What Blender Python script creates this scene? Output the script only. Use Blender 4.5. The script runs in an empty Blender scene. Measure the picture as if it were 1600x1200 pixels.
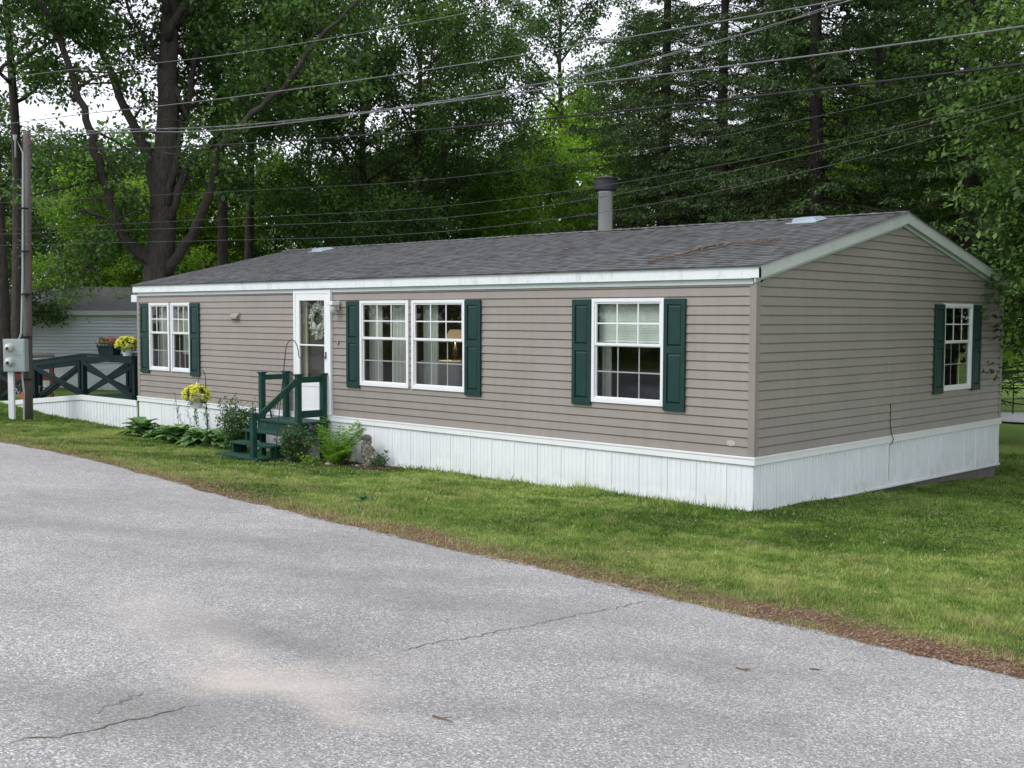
import bpy, bmesh, math, random
import numpy as np
from mathutils import Vector, Matrix

# ------------------------------------------------------------------ camera, sky, sun
scene = bpy.context.scene
C = scene.collection
CAM = np.array([7.3758, -12.0029, 1.6859])
YAW, PITCH, ROLL, FPX = 0.7597, -0.059, 0.0034, 1793.44
def _axes():
    f = np.array([-math.sin(YAW)*math.cos(PITCH), math.cos(YAW)*math.cos(PITCH), math.sin(PITCH)])
    r = np.array([math.cos(YAW), math.sin(YAW), 0.0]); u = np.cross(r, f)
    r2 = r*math.cos(ROLL)+u*math.sin(ROLL)
    return r2, np.cross(r2, f), f
AR, AU, AF = _axes()
cd = bpy.data.cameras.new('camera'); cam = bpy.data.objects.new('camera', cd); C.objects.link(cam)
cd.sensor_width = 36; cd.lens = FPX/1600*36; cd.clip_start = .1; cd.clip_end = 1000
M3 = Matrix(((AR[0], AU[0], -AF[0]), (AR[1], AU[1], -AF[1]), (AR[2], AU[2], -AF[2])))
cam.matrix_world = Matrix.Translation(CAM) @ M3.to_4x4()
scene.camera = cam

SUN_EL, SUN_AZ = math.radians(46), math.radians(205)      # azimuth of the sun, clockwise from +y
w = bpy.data.worlds.new('World'); scene.world = w; w.use_nodes = True
nt = w.node_tree; bg = nt.nodes['Background']
sky = nt.nodes.new('ShaderNodeTexSky'); sky.sky_type = 'NISHITA'; sky.sun_disc = False
sky.sun_elevation = SUN_EL; sky.sun_rotation = SUN_AZ
mixw = nt.nodes.new('ShaderNodeMix'); mixw.data_type = 'RGBA'; mixw.inputs[0].default_value = .82
mixw.inputs[7].default_value = (9.3, 9.4, 10.2, 1)         # even bright overcast veil over the blue
nt.links.new(sky.outputs[0], mixw.inputs[6]); nt.links.new(mixw.outputs[2], bg.inputs[0])
bg.inputs[1].default_value = .12
sd = bpy.data.lights.new('sun', 'SUN'); sd.energy = 1.5; sd.angle = math.radians(28); sd.color = (1, .97, .92)
sun = bpy.data.objects.new('sun', sd); C.objects.link(sun)
sdir = Vector((math.sin(SUN_AZ)*math.cos(SUN_EL), math.cos(SUN_AZ)*math.cos(SUN_EL), math.sin(SUN_EL)))
sun.rotation_euler = sdir.to_track_quat('Z', 'Y').to_euler()
sun.location = (0, -20, 30)
scene.view_settings.view_transform = 'Standard'; scene.view_settings.look = 'None'
scene.view_settings.exposure = 0.42; scene.view_settings.gamma = 1
try:
    scene.cycles.max_bounces = 8; scene.cycles.transparent_max_bounces = 12
    scene.cycles.use_denoising = True
except Exception: pass

# ------------------------------------------------------------------ helpers
def at(px, py, depth):                                    # a photo point at a distance along the view
    return CAM + depth*(AF + (px-800)/FPX*AR - (py-600)/FPX*AU)
def tag(o, label, cat, group=None, kind=None):
    if label: o['label'] = label
    if cat: o['category'] = cat
    if group: o['group'] = group
    if kind: o['kind'] = kind
    return o
def empty(name, loc, label, cat, group=None):
    o = bpy.data.objects.new(name, None); C.objects.link(o); o.location = loc
    o.empty_display_size = .2
    return tag(o, label, cat, group)
def kids(o): return [c for c in bpy.data.objects if c.parent == o]
def wloc(o):
    v = Vector((0, 0, 0))
    while o is not None: v += Vector(o.location); o = o.parent
    return v

class MB:
    def __init__(s): s.v = []; s.f = []
    def add(s, vs, fs):
        n = len(s.v); s.v.extend([tuple(map(float, q)) for q in vs]); s.f.extend([tuple(i+n for i in f) for f in fs])
    def box(s, a, b):
        x0, y0, z0 = [min(p, q) for p, q in zip(a, b)]; x1, y1, z1 = [max(p, q) for p, q in zip(a, b)]
        s.add([(x0,y0,z0),(x1,y0,z0),(x1,y1,z0),(x0,y1,z0),(x0,y0,z1),(x1,y0,z1),(x1,y1,z1),(x0,y1,z1)],
              [(0,3,2,1),(4,5,6,7),(0,1,5,4),(1,2,6,5),(2,3,7,6),(3,0,4,7)])
    def beam(s, p, q, wd, th, up=(0,0,1)):                # rectangular bar from p to q
        p = np.array(p, float); q = np.array(q, float); d = q-p; d /= np.linalg.norm(d)
        sd_ = np.cross(d, up); 
        if np.linalg.norm(sd_) < 1e-6: sd_ = np.array([1., 0, 0])
        sd_ /= np.linalg.norm(sd_); u = np.cross(sd_, d)
        vs = []
        for c in (p, q):
            for a, b in ((-1,-1),(1,-1),(1,1),(-1,1)): vs.append(c+sd_*a*wd/2+u*b*th/2)
        s.add(vs, [(0,1,2,3),(7,6,5,4),(0,4,5,1),(1,5,6,2),(2,6,7,3),(3,7,4,0)])
    def tube(s, pts, rad, n=8, cap=True):
        pts = [np.array(p, float) for p in pts]
        if not hasattr(rad, '__len__'): rad = [rad]*len(pts)
        base = len(s.v); ref = None
        for i, p in enumerate(pts):
            d = pts[min(i+1, len(pts)-1)]-pts[max(i-1, 0)]; d /= (np.linalg.norm(d)+1e-9)
            if ref is None: ref = np.array([0, 0, 1.]) if abs(d[2]) < .9 else np.array([1., 0, 0])
            a = np.cross(d, ref); a /= (np.linalg.norm(a)+1e-9); b = np.cross(d, a); ref = np.cross(a, d) if np.linalg.norm(np.cross(a, d)) > .1 else ref
            ref = -b if False else ref
            for k in range(n):
                t = 2*math.pi*k/n; s.v.append(tuple(p+rad[i]*(a*math.cos(t)+b*math.sin(t))))
        for i in range(len(pts)-1):
            for k in range(n):
                k2 = (k+1) % n; s.f.append((base+i*n+k, base+i*n+k2, base+(i+1)*n+k2, base+(i+1)*n+k))
        if cap:
            s.f.append(tuple(base+k for k in range(n))[::-1]); s.f.append(tuple(base+(len(pts)-1)*n+k for k in range(n)))
    def lathe(s, c, prof, n=16, cap=True):                # profile of (radius, z) about a vertical axis
        s.tube([(c[0], c[1], c[2]+z+i*1e-5) for i, (r, z) in enumerate(prof)], [r for r, z in prof], n, cap)
    def build(s, name, mat, parent=None, bevel=0, smooth=False, loc=None):
        me = bpy.data.meshes.new(name); 
        off = wloc(parent) if parent is not None else Vector(loc or (0, 0, 0))
        me.from_pydata([(x-off.x, y-off.y, z-off.z) for x, y, z in s.v], [], s.f)
        bm = bmesh.new(); bm.from_mesh(me); bmesh.ops.recalc_face_normals(bm, faces=bm.faces); bm.to_mesh(me); bm.free()
        if smooth: me.polygons.foreach_set('use_smooth', [True]*len(me.polygons))
        me.materials.append(mat)
        o = bpy.data.objects.new(name, me); C.objects.link(o)
        if parent is not None: o.parent = parent
        else: o.location = off
        if bevel:
            m = o.modifiers.new('bevel', 'BEVEL'); m.width = bevel; m.segments = 2; m.limit_method = 'ANGLE'
        return o

def npmesh(name, V, F, mat, parent=None, tone=None, extra=None, smooth=False, loc=None):
    """V (n,3), F (m,3 or 4) arrays -> mesh object"""
    me = bpy.data.meshes.new(name); V = np.asarray(V, np.float32); F = np.asarray(F, np.int32)
    off = wloc(parent) if parent is not None else Vector(loc or (0, 0, 0))
    V = V-np.array(off, np.float32)
    k = F.shape[1]
    me.vertices.add(len(V)); me.vertices.foreach_set('co', V.ravel())
    me.loops.add(F.size); me.loops.foreach_set('vertex_index', F.ravel())
    me.polygons.add(len(F)); me.polygons.foreach_set('loop_start', np.arange(0, F.size, k, dtype=np.int32))
    me.polygons.foreach_set('loop_total', np.full(len(F), k, np.int32))
    if smooth: me.polygons.foreach_set('use_smooth', np.ones(len(F), bool))
    me.update(calc_edges=True)
    if tone is not None:
        a = me.attributes.new('tone', 'FLOAT', 'POINT'); a.data.foreach_set('value', np.asarray(tone, np.float32))
    for nm, ar in (extra or {}).items():
        a = me.attributes.new(nm, 'FLOAT', 'POINT'); a.data.foreach_set('value', np.asarray(ar, np.float32))
    me.materials.append(mat)
    o = bpy.data.objects.new(name, me); C.objects.link(o)
    if parent is not None: o.parent = parent
    else: o.location = off
    return o

# ------------------------------------------------------------------ materials
class NT:
    def __init__(s, name):
        s.m = bpy.data.materials.new(name); s.m.use_nodes = True; s.t = s.m.node_tree
        s.b = s.t.nodes['Principled BSDF']; s.out = s.t.nodes['Material Output']
    def n(s, kind, **kw):
        x = s.t.nodes.new('ShaderNode'+kind)
        for k, v in kw.items():
            if hasattr(x, k): setattr(x, k, v)
        return x
    def l(s, a, b): s.t.links.new(a, b)
    def coord(s, scale=(1,1,1), kind='Object', rot=(0,0,0)):
        c = s.n('TexCoord'); mp = s.n('Mapping'); mp.inputs['Scale'].default_value = scale; mp.inputs['Rotation'].default_value = rot
        s.l(c.outputs[kind], mp.inputs[0]); return mp.outputs[0]
    def noise(s, scale, detail=4, rough=.6, vec=None, dist=0):
        x = s.n('TexNoise'); x.inputs['Scale'].default_value = scale; x.inputs['Detail'].default_value = detail
        x.inputs['Roughness'].default_value = rough; x.inputs['Distortion'].default_value = dist
        if vec is not None: s.l(vec, x.inputs['Vector'])
        return x.outputs['Fac']
    def ramp(s, fac, stops):
        x = s.n('ValToRGB'); e = x.color_ramp.elements
        while len(e) > 1: e.remove(e[-1])
        e[0].position = stops[0][0]; e[0].color = (*stops[0][1], 1)
        for p, c in stops[1:]:
            q = e.new(p); q.color = (*c, 1)
        s.l(fac, x.inputs[0]); return x.outputs[0]
    def mix(s, fac, a, b, mode='MIX'):
        x = s.n('Mix'); x.data_type = 'RGBA'; x.blend_type = mode
        for sock, v in ((x.inputs[0], fac), (x.inputs[6], a), (x.inputs[7], b)):
            if hasattr(v, 'is_linked'): s.l(v, sock)
            elif isinstance(v, (tuple, list)): sock.default_value = (*v, 1)
            else: sock.default_value = v
        return x.outputs[2]
    def math(s, op, a, b=None, clamp=False):
        x = s.n('Math'); x.operation = op; x.use_clamp = clamp
        for sock, v in zip(x.inputs, (a, b)):
            if v is None: continue
            if hasattr(v, 'is_linked'): s.l(v, sock)
            else: sock.default_value = v
        return x.outputs[0]
    def attr(s, name):
        x = s.n('Attribute'); x.attribute_name = name; return x.outputs['Fac']
    def bump(s, h, strength=.3, dist=.01):
        x = s.n('Bump'); x.inputs['Strength'].default_value = strength; x.inputs['Distance'].default_value = dist
        s.l(h, x.inputs['Height']); s.l(x.outputs[0], s.b.inputs['Normal'])
    def set(s, col=None, rough=.6, metal=0, spec=.5):
        if col is not None:
            if hasattr(col, 'is_linked'): s.l(col, s.b.inputs['Base Color'])
            else: s.b.inputs['Base Color'].default_value = (*col, 1)
        s.b.inputs['Roughness'].default_value = rough; s.b.inputs['Metallic'].default_value = metal
        s.b.inputs['Specular IOR Level'].default_value = spec
        return s.m

def painted(name, col, var=.12, rough=.55, scale=3, grime=None, bump=.0, stretch=(1,1,1), metal=0, fine=60):
    a = NT(name); v = a.coord(stretch)
    n1 = a.noise(scale, 5, .65, v); n2 = a.noise(fine, 3, .6, v)
    lo = tuple(c*(1-var) for c in col); hi = tuple(min(1, c*(1+var)) for c in col)
    c = a.ramp(n1, [(.3, lo), (.7, hi)])
    c = a.mix(.25, c, a.ramp(n2, [(.35, lo), (.65, hi)]))
    if grime:
        g = a.noise(scale*1.7, 8, .75, v, .5)
        gm = a.ramp(g, [(.52, (0,0,0)), (.75, (1,1,1))])
        c = a.mix(a.math('MULTIPLY', gm, grime[1]), c, grime[0])
    if bump: a.bump(n2, bump, .005)
    return a.set(c, rough, metal)

M = {}
# siding: faint wood-grain emboss running along each course, soft weathering
a = NT('taupe_siding'); v = a.coord((1.5, 1.5, 60)); g = a.noise(3, 5, .7, v); v2 = a.coord((.7,.7,.7)); b_ = a.noise(1.6, 5, .6, v2)
c = a.ramp(b_, [(.3, (.255,.228,.206)), (.7, (.300,.268,.243))]); c = a.mix(.18, c, a.ramp(g, [(.3, (.19,.168,.150)), (.7, (.36,.322,.29))]))
vs = a.coord((5, 5, .35)); st = a.noise(2.2, 6, .7, vs); c = a.mix(a.math('MULTIPLY', a.ramp(st, [(.5,(0,0,0)),(.75,(1,1,1))]), .4), c, (.18,.16,.14))
a.bump(g, .12, .004); M['siding'] = a.set(c, .48)
M['patch'] = painted('faded_patch', (.45,.43,.42), .15, .6, 20)
M['trim'] = painted('beige_trim', (.262,.235,.212), .06, .45, 2)
M['white'] = painted('white_vinyl', (.78,.80,.82), .04, .35, 2, ((.5,.52,.5), .12))
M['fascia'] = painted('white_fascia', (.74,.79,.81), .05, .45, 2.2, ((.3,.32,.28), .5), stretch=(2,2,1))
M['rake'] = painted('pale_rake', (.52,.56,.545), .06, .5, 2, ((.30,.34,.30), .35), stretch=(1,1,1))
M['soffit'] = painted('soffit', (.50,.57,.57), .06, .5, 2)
# skirting: white ribbed vinyl, streaked and splashed with soil near its foot
def skirt_mat():
    a = NT('skirting_vinyl'); v = a.coord((9, 9, .5)); st = a.noise(2, 7, .7, v)
    v2 = a.coord((2, 2, 2)); b_ = a.noise(2, 6, .7, v2)
    c = a.ramp(st, [(.3, (.70,.74,.78)), (.6, (.79,.82,.85))])
    sp = a.n('SeparateXYZ'); tc = a.n('TexCoord'); a.l(tc.outputs['Object'], sp.inputs[0])
    lowm = a.n('MapRange'); lowm.inputs[1].default_value = .32; lowm.inputs[2].default_value = -.06; a.l(sp.outputs[2], lowm.inputs[0])
    gm = a.ramp(b_, [(.38,(0,0,0)),(.62,(1,1,1))])
    c = a.mix(a.math('MULTIPLY', a.math('MULTIPLY', gm, lowm.outputs[0]), .45), c, (.40,.43,.34))
    c = a.mix(a.math('MULTIPLY', a.ramp(a.noise(5, 8, .8, a.coord((4,4,.25))), [(.58,(0,0,0)),(.7,(1,1,1))]), .25), c, (.45,.48,.5))
    return a.set(c, .5)
M['skirt'] = skirt_mat()
M['shutter'] = painted('green_shutter', (.009,.040,.036), .12, .5, 3, ((.05,.09,.08), .25))
M['green'] = painted('green_paint', (.008,.050,.036), .3, .6, 4, ((.045,.10,.075), .55), bump=.25, fine=35); M['green'].node_tree.nodes['Principled BSDF'].inputs['Specular IOR Level'].default_value = .3; M['shutter'].node_tree.nodes['Principled BSDF'].inputs['Specular IOR Level'].default_value = .3
M['darkgreen'] = painted('dark_green_paint', (.004,.017,.020), .25, .65, 4, ((.012,.028,.028), .5), bump=.15); M['darkgreen'].node_tree.nodes['Principled BSDF'].inputs['Specular IOR Level'].default_value = .2
M['concrete'] = painted('concrete', (.16,.15,.135), .2, .9, 4, ((.07,.07,.05), .6), bump=.3)
M['galv'] = painted('galvanised_steel', (.92,.94,.97), .08, .32, 3, metal=.85, fine=20, stretch=(1,1,.2))
M['blackmetal'] = painted('black_metal', (.02,.02,.022), .2, .5, 5)
M['capmetal'] = painted('sooty_cap', (.035,.035,.04), .3, .6, 6, metal=.3)
M['ventmetal'] = painted('vent_metal', (.27,.34,.38), .1, .5, 4, ((.25,.28,.28), .4))
M['greybox'] = painted('grey_enclosure', (.36,.42,.42), .07, .45, 4, ((.25,.27,.25), .4))
M['wood'] = painted('weathered_wood', (.115,.098,.085), .3, .85, 2, ((.07,.055,.05), .6), bump=.5, stretch=(6,6,.4), fine=30)
M['red'] = painted('red_paint', (.16,.025,.02), .25, .6, 4)
M['cream'] = painted('cream_wall', (.42,.36,.30), .06, .8, 2)
M['brownroom'] = painted('room_wall', (.30,.22,.18), .1, .85, 2)
M['floor'] = painted('room_floor', (.10,.08,.06), .1, .8, 2)
M['darkdoor'] = painted('dark_inner_door', (.06,.048,.048), .2, .5, 3)
M['curtain'] = painted('curtain_cloth', (.62,.63,.58), .12, .9, 5)
M['redcurtain'] = painted('red_curtain', (.22,.07,.07), .25, .9, 9)
M['blind'] = painted('blind_cloth', (.66,.70,.63), .06, .8, 2)
M['cloth'] = painted('white_cloth', (.72,.74,.70), .06, .9, 4)
M['quilt'] = painted('blue_quilt', (.30,.33,.42), .3, .95, 14)
M['shade'] = painted('lamp_shade', (.75,.60,.35), .05, .8, 3)
a = NT('lit_shade'); a.set((.75,.60,.38), .8); a.b.inputs['Emission Color'].default_value = (1,.72,.42,1); a.b.inputs['Emission Strength'].default_value = .22; M['shade'] = a.m
M['bulbglass'] = painted('frosted_glass', (.50,.52,.50), .05, .3, 3)
M['neigh'] = painted('pale_grey_siding', (.62,.66,.72), .06, .55, 1.5)
M['neighroof'] = painted('grey_roof', (.14,.14,.15), .3, .9, 6, ((.2,.2,.2), .3))
M['pot'] = painted('white_pot', (.7,.72,.72), .05, .5, 4)
M['mulch'] = painted('mulch', (.085,.05,.03), .5, .95, 25, bump=.8)
M['soil'] = painted('potting_soil', (.04,.03,.02), .4, .95, 25)
M['wire'] = painted('wire', (.030,.031,.033), .2, .8, 2); M['wire'].node_tree.nodes['Principled BSDF'].inputs['Specular IOR Level'].default_value = .15
M['thinwire'] = painted('thin_dark_wire', (.05,.055,.055), .2, .6, 2)
M['palewire'] = painted('pale_wire', (.13,.135,.14), .2, .7, 2)
M['twig'] = painted('dry_twig', (.17,.09,.045), .35, .9, 12)
M['thinstem'] = painted('green_stem', (.06,.12,.035), .2, .7, 12)

def glass(name, tint=(.9,.95,.93), boost=1.0):
    a = NT(name); g = a.n('BsdfGlossy'); g.inputs['Roughness'].default_value = .01
    t = a.n('BsdfTransparent'); t.inputs[0].default_value = (*tint, 1)
    f = a.n('LayerWeight'); f.inputs[0].default_value = .5
    tc = a.coord((1,1,1)); nz = a.noise(1.3, 2, .5, tc); bp = a.n('Bump'); bp.inputs['Strength'].default_value = .04; bp.inputs['Distance'].default_value = .05
    a.l(nz, bp.inputs['Height']); a.l(bp.outputs[0], g.inputs['Normal'])
    mx = a.n('MixShader'); a.l(a.math('ADD', a.math('MULTIPLY', a.math('POWER', f.outputs['Facing'], 4), .8*boost), .055, True), mx.inputs[0]); a.l(t.outputs[0], mx.inputs[1]); a.l(g.outputs[0], mx.inputs[2])
    a.l(mx.outputs[0], a.out.inputs[0]); return a.m
M['glass'] = glass('window_glass')
M['screen'] = glass('screened_glass', (.66,.68,.68))

# roof shingles
a = NT('grey_shingles'); tc = a.n('TexCoord'); mp = a.n('Mapping'); a.l(tc.outputs['Object'], mp.inputs[0])
br = a.n('TexBrick'); a.l(mp.outputs[0], br.inputs[0]); br.inputs['Scale'].default_value = 1
br.inputs['Brick Width'].default_value = .16; br.inputs['Row Height'].default_value = .1332; br.inputs['Mortar Size'].default_value = .006
br.inputs['Color1'].default_value = (.022,.023,.023,1); br.inputs['Color2'].default_value = (.175,.182,.187,1); br.inputs['Mortar'].default_value = (.03,.03,.032,1)
br.offset = .37; br.offset_frequency = 3
br2 = a.n('TexBrick'); mp2 = a.n('Mapping'); mp2.inputs['Location'].default_value = (.11, 0, 0); a.l(tc.outputs['Object'], mp2.inputs[0]); a.l(mp2.outputs[0], br2.inputs[0]); br2.inputs['Scale'].default_value = 1
br2.inputs['Brick Width'].default_value = .095; br2.inputs['Row Height'].default_value = .1332; br2.inputs['Mortar Size'].default_value = 0
br2.inputs['Color1'].default_value = (.025,.026,.026,1); br2.inputs['Color2'].default_value = (.26,.27,.275,1); br2.offset = .6
c = a.mix(.5, br.outputs[0], br2.outputs[0])
c = a.mix(.2, c, a.ramp(a.noise(.9, 6, .7, a.coord((1,1.6,1))), [(.3,(.05,.052,.053)),(.7,(.12,.124,.127))]))
c = a.mix(a.math('MULTIPLY', a.ramp(a.noise(1.5, 6, .7, a.coord((1,.5,1))), [(.55,(0,0,0)),(.75,(1,1,1))]), .22), c, (.12,.115,.108))
gr = a.noise(160, 2, .6, a.coord()); c = a.mix(.2, c, a.ramp(gr, [(.3,(.03,.03,.035)),(.7,(.22,.22,.23))])); a.bump(gr, .5, .004)
M['shingle'] = a.set(c, .95, spec=.2)

# bark
def bark(name, dark, light, sc=4):
    a = NT(name); v = a.coord((5, 5, .9)); n = a.noise(sc, 8, .75, v, .6); c = a.ramp(n, [(.3, dark), (.7, light)])
    m_ = a.noise(1.1, 5, .7, a.coord()); c = a.mix(a.math('MULTIPLY', a.ramp(m_, [(.55,(0,0,0)),(.7,(1,1,1))]), .4), c, (.07,.085,.05))
    a.bump(n, .9, .03); return a.set(c, .95, spec=.2)
M['bark'] = bark('maple_bark', (.026,.022,.020), (.105,.092,.080))
M['darkbark'] = bark('conifer_bark', (.018,.015,.014), (.075,.064,.060), 6)

# leaves: tone varies spray by spray; light shines through
def leaf(name, dark, mid, light, trans=.35, rough=.5):
    a = NT(name); t = a.attr('tone')
    oi = a.n('ObjectInfo'); t2 = a.math('ADD', t, a.math('MULTIPLY', a.math('SUBTRACT', oi.outputs['Random'], .5), .18))
    c = a.ramp(t2, [(0, dark), (.5, mid), (1, light)])
    d = a.b; a.set(c, rough, spec=.35)
    tr = a.n('BsdfTranslucent'); a.l(a.mix(.5, c, a.mix(1.0, c, (1.6,1.9,.5), 'MULTIPLY')), tr.inputs[0])
    mx = a.n('MixShader'); mx.inputs[0].default_value = trans
    a.l(d.outputs[0], mx.inputs[1]); a.l(tr.outputs[0], mx.inputs[2]); a.l(mx.outputs[0], a.out.inputs[0]); return a.m
M['maple'] = leaf('maple_leaves', (.028,.062,.020), (.072,.145,.036), (.18,.29,.075))
M['lime'] = leaf('young_leaves', (.12,.21,.03), (.22,.36,.05), (.36,.54,.10), .55)
M['needle'] = leaf('spruce_needles', (.024,.050,.017), (.052,.096,.029), (.12,.18,.055), .2)
M['hosta'] = leaf('hosta_leaves', (.05,.13,.035), (.12,.25,.08), (.30,.44,.22), .2, .4)
M['fern'] = leaf('fern_fronds', (.10,.20,.025), (.18,.32,.045), (.30,.46,.09), .4)
M['bushleaf'] = leaf('bush_leaves', (.03,.075,.02), (.06,.13,.035), (.13,.22,.07), .3)
M['grass'] = None
def petal(name, a_, b_): return leaf(name, a_, tuple((x+y)/2 for x, y in zip(a_, b_)), b_, .25)
M['yellow'] = petal('yellow_petals', (.72,.66,.05), (.90,.88,.34))
M['pink'] = petal('pink_petals', (.55,.05,.12), (.80,.25,.28))
M['purple'] = petal('purple_petals', (.14,.02,.12), (.30,.08,.30))
M['whitepetal'] = petal('white_petals', (.6,.6,.6), (.85,.85,.82))
a = NT('weathered_concrete_figure'); n_ = a.noise(16, 7, .75, a.coord()); c = a.ramp(n_, [(.38,(.05,.048,.04)),(.5,(.17,.16,.13)),(.62,(.42,.40,.34))]); a.bump(n_, .7, .01); M['dogstone'] = a.set(c, .92)
M['wreathleaf'] = petal('wreath_silver', (.35,.34,.30), (.80,.78,.72))

# ------------------------------------------------------------------ ground
YEX = np.array([-60,-30,-20,-12.36,-8.78,-4.52,-2.42,-.32,.88,1.97,3.14,4.12,4.94,8,14,40.])
YEY = np.array([-3.5,-3.5,-3.7,-3.9,-3.96,-4.48,-4.64,-4.76,-4.75,-4.85,-4.89,-4.92,-4.95,-5.05,-5.2,-6.])
def Ye(x): return np.interp(x, YEX, YEY)
def base(x): return np.interp(x, [-60,-22,-20,-17.5,-14.8,-11,-8.5,-7,-3,0], [-.55,-.52,-.62,-.72,-.74,-.78,-.78,-.745,-.69,-.67])
def hgt(x, y):
    x = np.asarray(x, float); y = np.asarray(y, float); ye = Ye(x)
    t = np.clip((y-ye)/(0-ye), 0, 1); s = t*t*(3-2*t); s = .55*s+.45*t
    lawn = -.5*(1-s)+base(x)*s
    back = np.interp(y, [0,3,8,14,40,90], [0,-.08,-.36,-.43,-.5,1.0])
    r = np.clip(ye-y, 0, 30); road = .068*np.minimum(r, 7.4)
    z = lawn+back+road
    z = z+.012*np.sin(x*2.1+y*1.3)*np.clip((y-ye)*.8, 0, 1)+.008*np.sin(x*4.7-y*3.9)*np.clip((y-ye), 0, 1)
    return z
def H(x, y): return float(hgt(x, y))

gx = np.concatenate([np.linspace(-260,-34,14)[:-1], np.arange(-34, 16, .25), np.linspace(16, 240, 14)])
gy = np.concatenate([np.linspace(-150,-14,10)[:-1], np.arange(-14, 20, .25), np.linspace(20, 300, 18)])
X, Y = np.meshgrid(gx, gy); Z = hgt(X, Y)
rng0 = np.random.default_rng(3)
nx, ny = len(gx), len(gy); idx = np.arange(nx*ny).reshape(ny, nx)
F = np.stack([idx[:-1,:-1], idx[:-1,1:], idx[1:,1:], idx[1:,:-1]], -1).reshape(-1, 4)
edge = np.where(Y > Ye(X)-8, Y-Ye(X), np.abs(Y-(Ye(X)-13))).ravel()
a = NT('lawn_ground'); e = a.attr('edge')
n1 = a.noise(9, 8, .75, a.coord()); n2 = a.noise(.7, 5, .6, a.coord()); n3 = a.noise(60, 4, .7, a.coord())
c = a.ramp(n1, [(.3,(.055,.100,.018)),(.6,(.14,.21,.045)),(.8,(.24,.24,.11))])
dirt = a.ramp(n3, [(.3,(.07,.040,.025)),(.55,(.17,.105,.07)),(.8,(.30,.24,.18))])
df = a.math('ADD', a.math('MULTIPLY', a.math('SUBTRACT', a.math('MULTIPLY', n2, 1.6), .25), 1.0), a.math('MULTIPLY', n1, .5))
en = a.n('MapRange'); en.inputs[1].default_value = 0; en.inputs[2].default_value = 1.1; en.inputs[3].default_value = 1; en.inputs[4].default_value = 0; a.l(e, en.inputs[0])
k = a.math('MULTIPLY', en.outputs[0], df); k = a.ramp(k, [(.25,(0,0,0)),(.5,(1,1,1))])
c = a.mix(k, c, dirt)
fl = a.attr('far'); c = a.mix(a.math('MULTIPLY', fl, .9), c, a.ramp(n1, [(.3,(.16,.30,.05)),(.7,(.26,.40,.08))]))  # lawn beyond the house: sunlight painted in as a brighter green
# forest floor beyond the house
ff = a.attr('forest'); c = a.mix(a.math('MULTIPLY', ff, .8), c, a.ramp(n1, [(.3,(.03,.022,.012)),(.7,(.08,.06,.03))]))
a.bump(n3, .6, .02); M['ground'] = a.set(c, .95, spec=.15)
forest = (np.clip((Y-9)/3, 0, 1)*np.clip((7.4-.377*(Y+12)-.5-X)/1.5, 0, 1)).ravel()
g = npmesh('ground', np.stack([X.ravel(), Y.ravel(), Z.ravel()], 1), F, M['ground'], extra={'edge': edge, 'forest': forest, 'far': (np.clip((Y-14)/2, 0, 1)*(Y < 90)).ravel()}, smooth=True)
tag(g, 'green lawn between the asphalt road and the mobile home', 'lawn', kind='structure')

# road: weathered pale asphalt with a sandy patch
a = NT('asphalt'); co = a.coord()
vo = a.n('TexVoronoi'); vo.inputs['Scale'].default_value = 112; a.l(co, vo.inputs['Vector'])
sep = a.n('SeparateColor'); a.l(vo.outputs['Color'], sep.inputs[0])
big = a.noise(.42, 5, .6, co); mid = a.noise(2.4, 8, .72, co)
c = a.mix(.45, a.ramp(big, [(.35,(.19,.19,.188)),(.65,(.345,.342,.332))]), a.ramp(mid, [(.3,(.19,.187,.182)),(.7,(.41,.405,.395))]))
st = a.ramp(sep.outputs[0], [(0,(.32,.32,.33)),(.30,(.70,.70,.71)),(.70,(1.09,1.08,1.075)),(.9,(1.6,1.59,1.57)),(1,(2.5,2.47,2.43))])
c = a.mix(.95, c, st, 'MULTIPLY')
fine = a.noise(260, 2, .6, co); c = a.mix(.25, c, a.ramp(fine, [(.35,(.06,.06,.065)),(.65,(.62,.61,.60))]))
def blob(cx, cy, rx, ry, ang):
    mp = a.n('Mapping'); mp.vector_type = 'TEXTURE'; mp.inputs['Location'].default_value = (cx, cy, 0); mp.inputs['Rotation'].default_value = (0,0,ang); mp.inputs['Scale'].default_value = (rx, ry, 1000)
    tc = a.n('TexCoord'); dn = a.n('TexNoise'); dn.inputs['Scale'].default_value = 1.6; dn.inputs['Detail'].default_value = 4
    a.l(tc.outputs['Object'], dn.inputs['Vector']); ad = a.n('VectorMath'); ad.operation = 'MULTIPLY_ADD'; ad.inputs[1].default_value = (.8,.8,0); a.l(dn.outputs['Color'], ad.inputs[0]); a.l(tc.outputs['Object'], ad.inputs[2])
    a.l(ad.outputs[0], mp.inputs[0]); ln = a.n('VectorMath'); ln.operation = 'LENGTH'; a.l(mp.outputs[0], ln.inputs[0])
    mr = a.n('MapRange'); mr.interpolation_type = 'SMOOTHSTEP'; mr.inputs[1].default_value = 1.25; mr.inputs[2].default_value = .1; a.l(ln.outputs['Value'], mr.inputs[0]); return mr.outputs[0]
def road_at(px, py):
    d = AF+(px-800)/FPX*AR-(py-600)/FPX*AU; P = CAM.copy()
    for t in np.arange(1, 40, .01):
        P = CAM+d*t
        if P[2] < H(P[0], P[1]): return P
    return P
sp_ = road_at(420, 1075); off = .4
SAND = [(430,1075,.75,.34,.9,.62), (520,1110,.7,.26,.2,.45), (330,1020,1.3,.3,-.55,.38), (240,960,1.0,.4,-.5,.32), (520,1045,.6,.2,1.2,.32)]
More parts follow.
